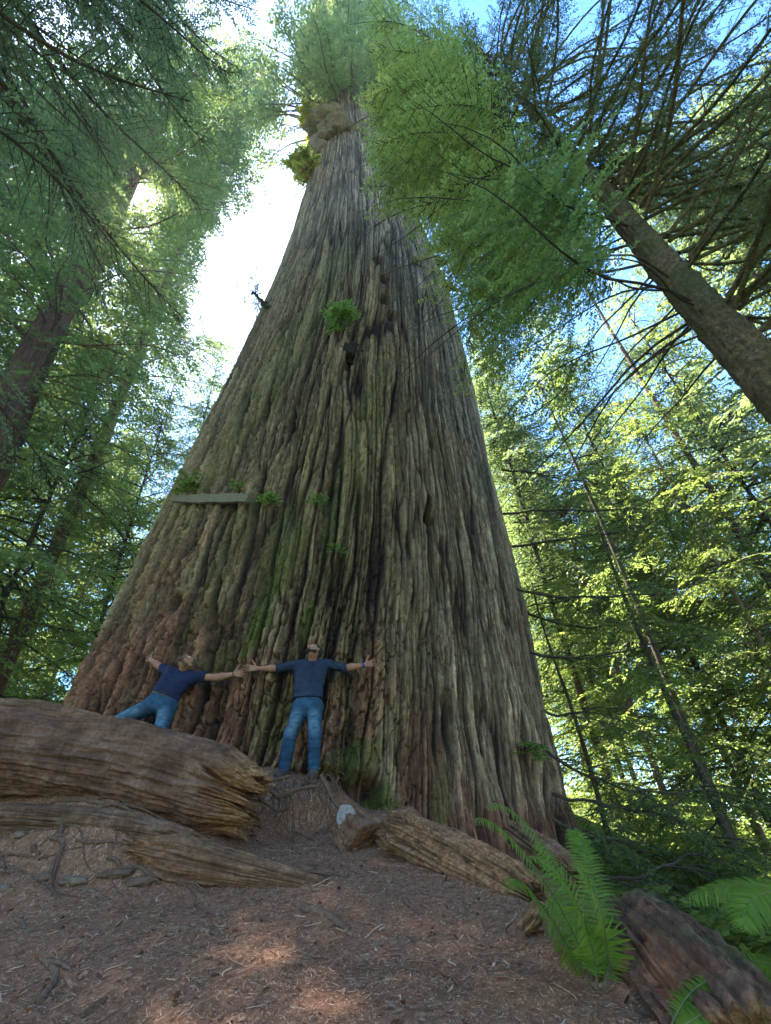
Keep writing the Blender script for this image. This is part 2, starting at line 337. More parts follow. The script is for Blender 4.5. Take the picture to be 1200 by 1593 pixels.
HOLES = [(668, 805, .014, .35, .4), (690, 860, .02, .9, .1), (545, 548, .025, 1.0, .35), (590, 405, .035, .22, .16), (600, 435, .035, .22, .16), (598, 465, .035, .22, .16), (610, 490, .035, .22, .16),
         (650, 408, .035, .25, .2), (560, 590, .02, .7, .25), (455, 650, .012, .9, .25), (270, 940, .02, .18, .2), (480, 1238, .10, .22, .45), (575, 1240, .03, .2, .25), (700, 1120, .025, .4, .15)]
GIANT, M_BARK = build_trunk()
# ------------------------------------------------------------------ foliage
def inpoly(p, poly):
    x, y = p[:, 0], p[:, 1]; c = np.zeros(len(p), bool); n = len(poly)
    for i in range(n):
        x1, y1 = poly[i]; x2, y2 = poly[(i+1) % n]
        if y1 == y2: continue
        c ^= ((y1 > y) != (y2 > y)) & (x < (x2-x1)*(y-y1)/(y2-y1)+x1)
    return c
GAPS = [[(210, 284), (234, 286), (242, 304), (232, 322), (210, 320), (200, 302)], [(408, 40), (432, 55), (452, 130), (446, 200), (440, 285), (395, 330), (345, 335), (318, 400), (300, 452), (296, 520), (345, 490), (400, 478), (430, 420), (480, 300), (470, 240), (482, 180), (462, 120), (452, 60)],
        [(872, 665), (905, 650), (958, 678), (935, 700), (925, 735), (900, 730), (880, 700)], [(818, 735), (840, 735), (838, 765), (818, 768)], [(955, 790), (1000, 800), (990, 822), (955, 815)],
        [(925, 870), (960, 880), (945, 905), (920, 900)], [(960, 985), (990, 985), (990, 1000), (960, 998)], [(330, 630), (350, 640), (345, 680), (325, 670)]]
def gap_keep(p, rng, soft=9):
    q = proj(p)+rng.normal(size=(len(p), 2))*soft; k = np.ones(len(p), bool)
    for g in GAPS: k &= ~inpoly(q, g)
    return k
def sun_keep(p, keep, rng): return keep(p, rng)
def limb_pt(B, t):                                       # B: dict of arrays, t along 0..1
    L = B['L'][:, None]; h = B['h']; t = np.asarray(t)[:, None]
    return B['o']+L*(t*h+np.array([0, 0, 1.])*(B['rise'][:, None]*t-B['droop'][:, None]*t*t)) + L*.05*np.sin(t*5+B['ph'][:, None])*np.stack([-h[:, 1], h[:, 0], 0*h[:, 0]], 1)*np.minimum(1, t*3)
def sub(B, i): return {k: v[i] for k, v in B.items()}
def branches(rng, o, az, L, rise=0., droop=.2):
    o = np.asarray(o, float).reshape(-1, 3); n = len(o); f = lambda a: np.broadcast_to(np.asarray(a, float), (n,)).copy()
    az = f(az); h = np.stack([np.sin(az), np.cos(az), 0*az], 1)
    return dict(o=o, h=h, L=f(L), rise=f(rise), droop=f(droop), ph=rng.rand(n)*6)
def limbs_mesh(mb, B, r0=.03, n=8, k=5, upto=1., taper=.85):
    N = len(B['L']); ts = np.linspace(0, upto, n); P = np.stack([limb_pt(B, np.full(N, t)) for t in ts], 1)
    T = nrm(np.gradient(P, axis=1)); S = nrm(np.cross(T, [0, 0, 1.])); U2 = np.cross(T, S)
    rr = (r0*np.sqrt(B['L'])[:, None]*(1-taper*ts[None]))[..., None, None]; an = np.arange(k)*2*math.pi/k
    V = P[:, :, None]+rr*(np.cos(an)[None, None, :, None]*S[:, :, None]+np.sin(an)[None, None, :, None]*U2[:, :, None])
    b = np.arange(N)[:, None, None]*n*k; i = np.arange(n-1)[None, :, None]*k; j = np.arange(k)[None, None]; j2 = (j+1) % k
    Q = np.stack([b+i+j, b+i+j2, b+i+k+j2, b+i+k+j], -1).reshape(-1, 4); mb.add(V.reshape(-1, 3), Q)
def spray(mb, rng, B, tsp=.12, tfrac=.4, lsp=.05, ll=.1, lw=.03, t0=.12, hang=.25, keep=None, wood=None, ragged=.3, sub2=0, tone=0.):
    cnt = np.maximum(3, (B['L']*(1-t0)/tsp*2).astype(int)); bi = np.repeat(np.arange(len(cnt)), cnt)
    j = np.arange(len(bi))-np.repeat(np.cumsum(cnt)-cnt, cnt)
    t = t0+(1-t0)*np.clip((j+rng.rand(len(bi)))/cnt[bi], 0, 1); side = np.where(j % 2 == 0, 1., -1.)
    b = sub(B, bi); P = limb_pt(b, t); T = nrm(limb_pt(b, t+.03)-P); S = nrm(np.cross(T, [0, 0, 1.]))*side[:, None]
    kp = rng.rand(len(bi)) > ragged*(.55+1.5*noise3(P[:, 0]*.8, P[:, 1]*.8, P[:, 2]*.8))
    if keep is not None: kp &= keep(P, rng)
    bi, t, P, T, S = bi[kp], t[kp], P[kp], T[kp], S[kp]; n = len(bi)
    D = nrm(T*(.55+.5*t[:, None])+S*(1-.5*t[:, None]**3)+rng.normal(size=(n, 3))*.16+np.array([0, 0, -hang*.5]))
    TL = np.maximum(.25*tfrac, B['L'][bi]*tfrac*np.minimum(1, (t-t0*.5)*4)*(1-.82*t**1.3))*(.6+.7*rng.rand(n)); TL = np.minimum(TL, 1.6)
    if keep is not None:
        kk = sun_keep(P+D*TL[:, None]*.55, keep, rng); P, D, TL, t, bi, T, S = P[kk], D[kk], TL[kk], t[kk], bi[kk], T[kk], S[kk]; n = len(P)
    tone_t = rng.rand(n)*.5+.25*noise3(P[:, 0]*.5+9, P[:, 1]*.5, P[:, 2]*.5)+tone
    if wood is not None:
        q = np.array([0, .5, 1.]); C = P[:, None]+D[:, None]*(q[None, :, None]*TL[:, None, None])-np.array([0, 0, 1.])*(hang*(q[None]*TL[:, None])**2)[..., None]
        nn = nrm(np.cross(D, [0, 0, 1.])); r = .0035*np.array([1.4, 1, .4])*(1+TL.mean())
        A1 = C+nn[:, None]*r[None, :, None]; A2 = C-nn[:, None]*r[None, :, None]; A3 = C+np.array([0, 0, 1.])*1.5*r[None, :, None]
        V = np.stack([A1, A2, A3], 2).reshape(-1, 3); base = (np.arange(n)*9)[:, None]; Q = []
        for s in (0, 3):
            for a_ in range(3): c_ = (a_+1) % 3; Q.append(np.concatenate([base+s+a_, base+s+c_, base+s+3+c_, base+s+3+a_], 1))
        wood.add(V, np.concatenate(Q))
    if sub2:                                             # one more order of side twigs
        c2 = np.maximum(2, (TL/sub2).astype(int)); ti = np.repeat(np.arange(n), c2); jj = np.arange(len(ti))-np.repeat(np.cumsum(c2)-c2, c2)
        q = (jj+rng.rand(len(ti)))/c2[ti]; sd = np.where(jj % 2 == 0, 1., -1.)
        P2 = P[ti]+D[ti]*(q*TL[ti])[:, None]-np.array([0, 0, 1.])*(hang*(q*TL[ti])**2)[:, None]
        nn = nrm(np.cross(D[ti], [0, 0, 1.]))*sd[:, None]
        D2 = nrm(D[ti]*.7+nn*.8+rng.normal(size=(len(ti), 3))*.15+np.array([0, 0, -hang*.4])); TL2 = np.minimum(.3, TL[ti]*.4)*(1-.6*q)+.06
        P, D, TL, tone_t, n = P2, D2, TL2, tone_t[ti]+.15*rng.rand(len(ti)), len(ti)
    c = np.maximum(2, (TL/lsp*2).astype(int)); ti = np.repeat(np.arange(n), c); jj = np.arange(len(ti))-np.repeat(np.cumsum(c)-c, c)
    q = np.clip((jj+rng.rand(len(ti)))/c[ti], 0, 1); sd = np.where(jj % 2 == 0, 1., -1.); m = len(ti)
    O = P[ti]+D[ti]*(q*TL[ti])[:, None]-np.array([0, 0, 1.])*(hang*(q*TL[ti])**2)[:, None]
    nn = nrm(np.cross(D[ti], [0, 0, 1.]))*sd[:, None]
    d = nrm(D[ti]*(.6+.6*q[:, None]**2)+nn*.75+rng.normal(size=(m, 3))*.2+np.array([0, 0, -hang*.6]))
    up = nrm(np.array([0, 0, 1.])+rng.normal(size=(m, 3))*.5); s = nrm(np.cross(d, up))
    l = (ll*(.6+.7*rng.rand(m))*(1-.35*q))[:, None]; wd = lw*(.7+.6*rng.rand(m))[:, None]
    V = np.stack([O, O+d*l*.5+s*wd*.5, O+d*l, O+d*l*.5-s*wd*.5], 1).reshape(-1, 3)
    a = np.clip(tone_t[ti]+.35*q+.15*rng.normal(size=m), 0, 1)
    mb.add(V, np.arange(m*4).reshape(-1, 4), None, np.repeat(a, 4)); return m

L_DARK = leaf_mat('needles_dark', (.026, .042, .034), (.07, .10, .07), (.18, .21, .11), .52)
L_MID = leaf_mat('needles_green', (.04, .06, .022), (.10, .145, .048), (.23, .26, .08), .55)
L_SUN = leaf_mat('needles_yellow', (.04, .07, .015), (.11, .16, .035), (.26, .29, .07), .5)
L_NEAR = leaf_mat('needles_backlit_tint', (.08, .11, .02), (.22, .27, .05), (.42, .43, .11), .6)  # backlight put into the colour: brighter copy of the yellow-green needles
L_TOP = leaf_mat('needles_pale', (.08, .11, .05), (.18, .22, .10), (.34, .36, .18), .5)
L_DEAD = leaf_mat('lichen_tufts', (.05, .045, .02), (.12, .115, .055), (.2, .19, .09), .3)
W_DARK = wood_mat('limb_wood', (.03, .022, .016), (.07, .052, .038), (.12, .095, .07), (6, 6, 6), 3)
W_MOSSY = wood_mat('mossy_wood', (.05, .033, .018), (.18, .125, .065), (.38, .28, .16), (6, 6, 6), 3, 1., .06, ((.09, .10, .03), .6))
W_RED = wood_mat('red_trunk_bark', (.05, .026, .018), (.14, .075, .052), (.26, .16, .115), (8, 8, .7), 2.2, .9, .05)
W_PALE = wood_mat('pale_trunk_bark', (.11, .08, .06), (.2, .15, .11), (.3, .24, .18), (6, 6, .8), 2.5, .8, .03)

def trunk_mesh(mb, H, r, lean=(0, 0), k=18, n=40, rough=.12, flute=0., seed=0, top=.12):
    z = np.linspace(-1.5, H, n)[:, None]; an = np.linspace(0, 2*math.pi, k, endpoint=False)[None]
    t = np.clip(z/H, 0, 1); R = r*((1-t)**.8*(1-top)+top)*(1+.5*np.exp(-np.maximum(z, 0)/(1.6*r+.3)))
    R = R*(1+rough*noise2(an*4+seed, z*.8, 5)+flute*noise2(an*9+seed, z*.12, 6))+.0*z
    X = lean[0]*z+.15*r*np.sin(z*.4+seed)+R*np.cos(an); Y = lean[1]*z+.15*r*np.cos(z*.3+seed)+R*np.sin(an); Z = z+0*an
    V = np.stack([X, Y, Z], -1).reshape(-1, 3); i = np.arange(n-1)[:, None]*k; j = np.arange(k)[None]; j2 = (j+1) % k
    mb.add(V, np.stack([i+j, i+j2, i+k+j2, i+k+j], -1).reshape(-1, 4))
def conifer(seed, H, r, z0, Lmax, nb, wood, leaves, lf=(.18, .055), tsp=.3, lsp=.11, lean=(0, 0), droop=.35, rise=.05, shape=.8, flute=0., k=18, n=40, ragged=.35, hang=.2, sub2=0, tone=0., keep=None, azr=None, loc=(0, 0, 0), limb=.022, name='conifer_tree'):
    rng = np.random.RandomState(seed); z = z0+(H*.98-z0)*rng.rand(nb)**.9; z.sort()
    az = rng.rand(nb)*2*math.pi if azr is None else azr[0]+(azr[1]-azr[0])*rng.rand(nb)
    f = (z-z0)/(H-z0); L = Lmax*((1-f)**shape*.9+.1)*np.minimum(1, .55+f*3)*(.55+.6*rng.rand(nb))
    rr = r*((1-np.clip(z/H, 0, 1))**.8*.9+.1)*.8
    o = np.stack([lean[0]*z+rr*np.sin(az), lean[1]*z+rr*np.cos(az), z], 1)
    B = branches(rng, o, az, L, rise+.25*f+.1*rng.normal(size=nb), droop*(.6+.8*rng.rand(nb)))
    if keep is not None:                                 # no limb across the opening where the sun shines through
        ok = np.ones(nb, bool)
        for q_ in np.linspace(.1, 1, 14): pp = proj(limb_pt(B, np.full(nb, q_))+np.array(loc)); ok &= ~(np.hypot(pp[:, 0]-222, pp[:, 1]-303) < 18)
        B = sub(B, ok); nb = int(ok.sum())
    root = empty(name, loc); kp = None if keep is None else (lambda p, g: keep(p+np.array(loc), g))
    tm = MB(); trunk_mesh(tm, H, r, lean, k, n, .12, flute, seed); limbs_mesh(tm, B, limb); cm = MB()
    spray(cm, rng, B, tsp, .42, lsp, lf[0], lf[1], .08, hang, kp, None, ragged, sub2, tone)
    ni = int(nb*.9); zi = z0*.8+(H*.95-z0*.8)*rng.rand(ni); ai = rng.rand(ni)*6.283; ri = r*((1-np.clip(zi/H, 0, 1))**.8*.9+.1)*.8
    Bi = branches(rng, np.stack([lean[0]*zi+ri*np.sin(ai), lean[1]*zi+ri*np.cos(ai), zi], 1), ai, Lmax*rng.uniform(.15, .42, ni), .1, .6)
    spray(cm, rng, Bi, tsp*.8, .6, lsp, lf[0], lf[1], 0, hang+.2, kp, None, ragged*.6, 0, tone-.1)
    tm.build('trunk', wood, root); cm.build('crown', leaves, root, False); return root
def copy_tree(o, loc, rz, sc, label, group=None, cat='tree'):
    c = o.copy(); COL.objects.link(c); c.location = loc; c.rotation_euler = (0, 0, rz); c.scale = (sc[0], sc[0], sc[1])
    for ch in list(o.children):
        d = ch.copy(); COL.objects.link(d); d.parent = c
    tag(c, label, cat, group); return c
def at(az, hd): a = math.radians(az); x, y = hd*math.sin(a), hd*math.cos(a); return (x, y, float(gh(x, y)))

# crown of the giant
def giant_crown():
    rng = np.random.RandomState(3); n = 620; z = 44+54*rng.rand(n)**1.1; az = rng.rand(n)*2*math.pi
    f = (z-44)/54; L = (5.6*(1-f*.6))*(.4+.8*rng.rand(n)); cx = np.interp(z, ZK, CXK); r = np.interp(z, ZK+[100], RK+[.3])
    o = np.stack([cx+r*.8*np.sin(az), CY+r*.8*np.cos(az), z], 1)-np.array([-2.2, CY, 1.5])
    B = branches(rng, o, az, L, .15, .4); off = np.array([-2.2, CY, 1.5])
    mb = MB(); limbs_mesh(mb, B, .04); mb.build('limbs', W_PALE, GIANT)
    cm = MB(); spray(cm, rng, B, .42, .45, .16, .42, .13, .1, .25, lambda p, g: gap_keep(p+off, g, 6), None, .2, 0, .3)
    cm.build('crown', L_TOP, GIANT, False)
    m = MB(); trunk_mesh(m, 26, 1.7, (.02, 0), 24, 30, .2); m2 = m.build('trunk_top', M_BARK, GIANT); m2.location = np.array([.9, CY, 74.5])-off
giant_crown()

# redwood on the left whose trunk shows at the edge of the photograph
LT = at(-50.3, 15); LT = (LT[0]+.45, LT[1]+.25, LT[2])
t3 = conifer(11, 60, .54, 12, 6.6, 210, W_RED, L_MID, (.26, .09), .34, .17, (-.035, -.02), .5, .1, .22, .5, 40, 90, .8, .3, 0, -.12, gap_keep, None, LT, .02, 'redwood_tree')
_g = np.random.RandomState(2); _n = 110; _z = 17.5+22*_g.rand(_n); _a = _g.rand(_n)*6.3
_B = branches(_g, np.stack([.6*np.sin(_a), .6*np.cos(_a), _z], 1), _a, _g.uniform(1., 3., _n), .1, .5); _c = MB()
spray(_c, _g, _B, .2, .5, .12, .22, .08, .05, .4, lambda p, g: gap_keep(p+np.array(LT), g), None, .2, 0, -.1); _c.build('inner_crown', L_MID, t3, False)
tag(t3, 'thick reddish fluted trunk leaning in at the left edge with a green drooping crown', 'tree')
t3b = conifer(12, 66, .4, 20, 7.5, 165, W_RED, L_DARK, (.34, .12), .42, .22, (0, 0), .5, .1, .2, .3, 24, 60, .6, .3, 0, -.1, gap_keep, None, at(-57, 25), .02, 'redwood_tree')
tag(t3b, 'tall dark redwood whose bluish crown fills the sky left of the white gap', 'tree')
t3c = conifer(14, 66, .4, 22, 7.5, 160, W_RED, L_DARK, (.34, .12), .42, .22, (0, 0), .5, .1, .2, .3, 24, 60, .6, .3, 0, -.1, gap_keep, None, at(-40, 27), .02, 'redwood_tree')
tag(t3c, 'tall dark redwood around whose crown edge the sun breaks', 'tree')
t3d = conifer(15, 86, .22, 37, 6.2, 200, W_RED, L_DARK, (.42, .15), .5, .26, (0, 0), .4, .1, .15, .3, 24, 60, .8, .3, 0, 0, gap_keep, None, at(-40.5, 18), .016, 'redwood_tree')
tag(t3d, 'very tall blue green redwood with its crown between the dark limbs and the white gap', 'tree')
# near tree out of frame on the upper left, its dark limbs reach in
def near_left():
    rng = np.random.RandomState(21); loc = at(-92, 6.3); root = empty('hemlock_tree', loc)
    tag(root, 'near dark tree reaching bare crossing limbs in from the top left corner', 'tree')
    m = MB(); trunk_mesh(m, 26, .42, (0, 0), 20, 50, .12); m.build('trunk', W_DARK, root)
    n = 92; z = 8+17*rng.rand(n); az = np.radians(rng.uniform(0, 125, n)); L = rng.uniform(3, 6.0, n)*(1.15-.02*z)
    B = branches(rng, np.stack([.3*np.sin(az), .3*np.cos(az), z], 1), az, L, .12+.1*rng.normal(size=n), .3)
    ok = np.ones(n, bool)
    for q_ in np.linspace(.1, 1, 14): pp = proj(limb_pt(B, np.full(n, q_))+np.array(loc)); ok &= ~((np.hypot(pp[:, 0]-222, pp[:, 1]-303) < 30) | inpoly(pp, [(395, 40), (700, -100), (700, 700), (290, 520), (330, 350), (430, 290)]))
    B = sub(B, ok); n = int(ok.sum())
    for i in range(n):
        mb = MB(); limbs_mesh(mb, sub(B, [i]), .026, 14, 7); mb.build('limb', W_DARK, root)
    c = MB(); w2 = MB(); off = np.array(loc); kp = lambda p, g: gap_keep(p+off, g)
    spray(c, rng, B, .13, .36, .065, .11, .035, .15, .3, kp, w2, .85, 0, -.05)
    w2.build('twigs', W_DARK, root); c.build('crown', L_DARK, root, False)
near_left()

# mossy leaning tree on the right
def mossy_tree():
    rng = np.random.RandomState(31); d_ = ray(1180, 575); x, y = 5.2*d_[0]/math.hypot(d_[0], d_[1]), 5.2*d_[1]/math.hypot(d_[0], d_[1]); loc = np.array([x, y, -.6])
    root = empty('mossy_tree', loc); tag(root, 'mossy brown trunk slanting in from the right edge with bare mossy limbs', 'tree')
    nz = 260; kk = 64; z = np.linspace(0, 25, nz)[:, None]; an = np.linspace(0, 2*math.pi, kk, endpoint=False)[None]
    R = np.interp(z, [0, 2, 6, 9, 12, 15, 19, 25], [.34, .27, .21, .165, .11, .07, .05, .02])*(1+.05*noise2(an*2, z*1.2))
    R = R+.03*noise2(an*7, z*3.5, 3)+.03*noise2(an*16, z*10, 4)+.02*noise2(an*30, z*22, 5)
    V = np.stack([R*np.cos(an)+.06*np.sin(z*.7), R*np.sin(an)+.05*np.cos(z*.6), z+0*an], -1).reshape(-1, 3)
    i = np.arange(nz-1)[:, None]*kk; j = np.arange(kk)[None]; j2 = (j+1) % kk
    mesh('trunk', V, np.stack([i+j, i+j2, i+kk+j2, i+kk+j], -1), W_MOSSY, root)
    # bare mossy limbs, fanned to the right and overhead
    n = 96; z = 5.6+13.5*rng.rand(n); az = np.radians(rng.uniform(70, 185, n)); L = rng.uniform(2.4, 5.2, n)
    B = branches(rng, np.stack([.22*np.sin(az), .22*np.cos(az), z], 1), az, L, .22+.22*rng.normal(size=n), .28)
    tuft = MB()
    nt_ = 6; bi = np.repeat(np.arange(n), nt_); tt = rng.uniform(.2, .95, n*nt_); o_ = limb_pt(sub(B, bi), tt)
    Bt = branches(rng, o_, az[bi]+rng.choice([-1, 1], n*nt_)*rng.uniform(.4, 1.2, n*nt_), rng.uniform(.4, 1.5, n*nt_), .1*rng.normal(size=n*nt_), .5)
    for i_ in range(n):
        mb = MB(); limbs_mesh(mb, sub(B, [i_]), .015, 16, 7, taper=.75); limbs_mesh(mb, sub(Bt, np.arange(i_*nt_, i_*nt_+nt_)), .007, 7, 4)
        mb.build('limb', W_MOSSY, root)
    spray(tuft, rng, Bt, .05, .12, .022, .045, .018, .05, .7, None, None, 1.1, 0, 0)
    spray(tuft, rng, B, .055, .07, .022, .045, .018, .05, .8, None, None, .8, 0, 0)
    tuft.build('moss_tufts', L_DEAD, root, False)
    # leafy limbs on the side of the giant and higher up
    n2 = 56; z = 10.5+13*rng.rand(n2); az = np.radians(rng.uniform(-115, 20, n2)); L = rng.uniform(2.6, 5.2, n2)*(1.15-.012*z)
    B2 = branches(rng, np.stack([.15*np.sin(az), .15*np.cos(az), z], 1), az, L, .1+.1*rng.normal(size=n2), .25)
    for i_ in range(n2):
        mb = MB(); limbs_mesh(mb, sub(B2, [i_]), .014, 12, 6); mb.build('limb', W_DARK, root)
    def kp(p, g):
        q = proj(p+loc); b_ = [(300, 250), (548, 150), (572, 250), (585, 320), (645, 345), (690, 400), (720, 500), (760, 700), (300, 900)]
        return gap_keep(p+loc, g) & ~inpoly(q+g.normal(size=q.shape)*10, b_) & ~inpoly(q+g.normal(size=q.shape)*8, [(300, -250), (575, -250), (575, 200), (300, 200)])
    c = MB(); w2 = MB(); spray(c, rng, B2, .095, .34, .045, .085, .03, .15, .3, kp, w2, .55, .1, .25)
    w2.build('twigs', W_DARK, root); c.build('crown', L_NEAR, root, False)
    n4 = 40; z = 6.0+6.5*rng.rand(n4); az = np.radians(rng.uniform(-120, -25, n4)); L = rng.uniform(1.6, 3.8, n4)
    B4 = branches(rng, np.stack([.2*np.sin(az), .2*np.cos(az), z], 1), az, L, .05, .4); c = MB(); lm = MB(); limbs_mesh(lm, B4, .011, 10, 5); lm.build('lower_limbs', W_DARK, root)
    def kp4(p, g): q = proj(p+loc)+g.normal(size=(len(p), 2))*12; return inpoly(q, [(675, 350), (900, 200), (960, 420), (900, 640), (800, 720), (745, 600), (712, 460)])
    spray(c, rng, B4, .08, .4, .033, .075, .022, .1, .4, kp4, None, .6, 0, .15); c.build('lower_crown', L_MID, root, False)
    n3 = 130; z = 10.5+11*rng.rand(n3); az = rng.rand(n3)*6.3; L = rng.uniform(.6, 2.6, n3)
    B3 = branches(rng, np.stack([0*z, 0*z, z], 1), az, L, .1, .3)
    c = MB(); limbs_mesh(c, B3, .015); spray(c, rng, B3, .1, .3, .04, .07, .025, .1, .7, kp, None, .3, 0, 0)
    c.build('lichen_crown', L_DEAD, root, False)
mossy_tree()
# ------------------------------------------------------------------ the forest behind
def forest():
    kinds = {}
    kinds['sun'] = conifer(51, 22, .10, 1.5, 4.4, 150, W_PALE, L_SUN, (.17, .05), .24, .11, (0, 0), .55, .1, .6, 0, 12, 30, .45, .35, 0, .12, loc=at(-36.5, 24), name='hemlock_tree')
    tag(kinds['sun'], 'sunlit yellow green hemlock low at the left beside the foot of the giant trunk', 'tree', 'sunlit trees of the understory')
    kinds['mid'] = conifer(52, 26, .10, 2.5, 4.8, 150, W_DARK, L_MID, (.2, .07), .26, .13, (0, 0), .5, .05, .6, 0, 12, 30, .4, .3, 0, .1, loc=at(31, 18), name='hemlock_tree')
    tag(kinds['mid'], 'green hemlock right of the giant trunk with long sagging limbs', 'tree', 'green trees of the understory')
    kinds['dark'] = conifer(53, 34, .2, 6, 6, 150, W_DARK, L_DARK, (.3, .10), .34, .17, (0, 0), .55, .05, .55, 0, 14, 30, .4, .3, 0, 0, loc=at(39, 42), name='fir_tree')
    tag(kinds['dark'], 'tall dark green tree standing behind the sagging limbs on the right', 'tree', 'dark trees of the background')
    grp = {'sun': 'sunlit trees of the understory', 'mid': 'green trees of the understory', 'dark': 'dark trees of the background'}
    P = [  # kind, azimuth, distance, rotation, width scale, height scale, label
        ('sun', -41, 21, 1, 1.0, .8, 'yellow green tree at the left edge above the fallen log'),
        ('sun', -45, 30, 2, 1.2, 1.0, 'pale sunlit tree behind the yellow green tree at the left edge'),
        ('mid', -43, 17, 3, 1.0, .9, 'green tree halfway up the left edge under the thick reddish trunk'),
        ('mid', -34, 20, 4, .9, .85, 'green hemlock left of the board nailed to the giant trunk'),
        ('mid', -52, 20, 5, 1.1, 1.1, 'green tree filling the left edge below the thick reddish trunk'),
        ('dark', -48, 34, 1, 1.1, 1.1, 'dark tree far back on the left with a slanting thin trunk'),
        ('dark', -37, 36, 2, 1.0, .95, 'dark tree far back between the left hemlocks'),
        ('mid', -28.5, 21, 2.4, .62, 1.02, 'slender tree whose top pokes into the white sky left of the giant trunk'),
        ('sun', -31, 34, .6, 1.3, 1.1, 'tan sunlit tree peeking past the left side of the giant trunk'),
        ('sun', 18, 22, 4, 1.2, .7, 'yellow green tree low beside the right foot of the giant trunk'),
        ('sun', 24, 17, 5, 1.0, .55, 'small bright tree behind the tip of the sword fern'),
        ('sun', 30, 20, .4, 1.2, .75, 'bright yellow tree in the ravine at the lower right'),
        ('sun', 36, 26, 1.4, 1.3, .9, 'pale green tree at the right edge above the ravine'),
        ('sun', 27, 34, 2.2, 1.4, .95, 'hazy bright tree far down the ravine'),
        ('sun', 20, 38, 3.1, 1.4, 1.0, 'hazy sunlit tree far behind the right edge of the giant trunk'),
        ('sun', 37, 15, 1.9, .8, .72, 'light green hemlock under the mossy slanting trunk'),
        ('mid', 43, 18, .9, 1.0, 1.0, 'dense green tree at the right edge below the mossy slanting trunk'),
        ('dark', 31, 38, 4.4, 1.1, 1.0, 'dark tree against the blue sky patch on the right'),
        ('dark', 22, 40, 5.2, .8, 1.0, 'dark bluish tree hard against the right side of the giant trunk'),
        ('mid', 21, 20, 3.6, .8, 1.1, 'green tree overlapping the right side of the giant trunk at mid height'),
        ('dark', 56, 18, 1.2, 1.1, 1.1, 'dark tree beyond the bare moss covered limbs at the right edge'),
        ('dark', 44, 33, 1.1, 1.1, 1.0, 'dark tree behind the mossy slanting trunk'),
        ('dark', 19.5, 17, 2.2, .62, .62, 'dark blue green tree close against the middle of the giant trunk on its right'),
        ('dark', 66, 20, 3.3, 1.1, 1.1, 'dark tree high in the upper right corner'),
        ('dark', 15, 42, 2.0, 1.3, 1.5, 'tall dark tree rising behind the giant on its right'),
        ('dark', -66, 17, 2.0, 1.1, 1.2, 'dark tree behind the crossing limbs at the upper left'),
    ]
    for i, (kd, az, hd, rz, sx, sz, lab) in enumerate(P):
        copy_tree(kinds[kd], at(az, hd), rz, (sx, sz), lab, grp[kd])
    # the far wood on the opposite slope, one mass of foliage
    rng = np.random.RandomState(77); n = 1500; az = np.radians(rng.uniform(-75, 75, n)); hd = rng.uniform(45, 75, n)
    z = gh(hd*np.sin(az), hd*np.cos(az))+rng.rand(n)**1.5*26*np.where(az > 0, .8, 1)-1
    B = branches(rng, np.stack([hd*np.sin(az), hd*np.cos(az), z], 1), rng.rand(n)*6.3, rng.uniform(3, 6, n), .1, .4)
    c = MB(); spray(c, rng, B, .8, .6, .4, .9, .35, 0, .2, gap_keep, None, .2, 0, .25)
    tag(c.build('far_wood', L_SUN, None, False), 'far sunlit wood closing the view behind the trees', 'woodland', kind='stuff')
    # the wood that closes round behind the photographer
    n = 800; az = np.radians(rng.uniform(80, 290, n)); hd = rng.uniform(13, 34, n); z = gh(hd*np.sin(az), hd*np.cos(az))+rng.rand(n)*24
    z = np.maximum(z, -2)
    B = branches(rng, np.stack([hd*np.sin(az), hd*np.cos(az), z], 1), rng.rand(n)*6.3, rng.uniform(2, 4.5, n), .1, .4)
    c = MB(); spray(c, rng, B, .5, .6, .3, .6, .25, 0, .2, None, None, .2, 0, 0)
    tag(c.build('surrounding_wood', L_MID, None, False), 'wood of mixed conifers closing round the clearing at the back', 'woodland', kind='stuff')
    # undergrowth on the slopes
    n = 1800; az = np.radians(np.where(rng.rand(n) < .75, rng.uniform(14, 60, n), rng.uniform(-60, -36, n))); hd = 6.5+36*rng.rand(n)**1.6; k_ = (hd*np.sin(az) > np.interp(hd*np.cos(az), [0, 5, 8, 12, 20], [1.9, 1.9, 2.9, 4, 5])) | (az < 0); hd = np.where(k_, hd, 30.); hd = np.where(az < 0, hd+8, hd)
    p = np.stack([hd*np.sin(az), hd*np.cos(az), gh(hd*np.sin(az), hd*np.cos(az))+.3*rng.rand(n)], 1)
    B = branches(rng, p, rng.rand(n)*6.3, rng.uniform(.8, 1.8, n), .7, .6)
    c = MB(); spray(c, rng, B, .12, .4, .07, .16, .05, .05, .2, None, None, .1, 0, .2)
    tag(c.build('undergrowth', L_SUN, None, False), 'bright green undergrowth covering the slopes', 'undergrowth', kind='stuff')
    # thin leaning trunks seen in the ravine
    for j, (px, py, d, r, H, lab) in enumerate([(1100, 1210, 13, .075, 13, 'thin dark bare trunk in the sunlit ravine on the right'), (975, 1400, 11, .045, 6, 'thin dark trunk low beside the right foot of the giant'), (1180, 1420, 12, .08, 8, 'thin brown trunk at the lower right behind the hemlock sprays'), (1195, 900, 16, .12, 22, 'slim trunk slanting up at the right edge below the mossy trunk')]):
        p = ath(px, py, d); z0_ = float(gh(p[0], p[1])); rt = empty('young_tree', (p[0], p[1], z0_)); tag(rt, lab, 'tree', 'thin trunks in the ravine'); H = H+p[2]-z0_
        g = np.random.RandomState(j+4); m = MB(); t = np.linspace(0, 1, 24); P3 = np.stack([.15*np.sin(t*5+j)*t, .15*np.cos(t*4+j)*t, t*H], 1); m.tube(P3, r*(1.2-.9*t), 10, noise=.3); m.build('trunk', W_DARK, rt)
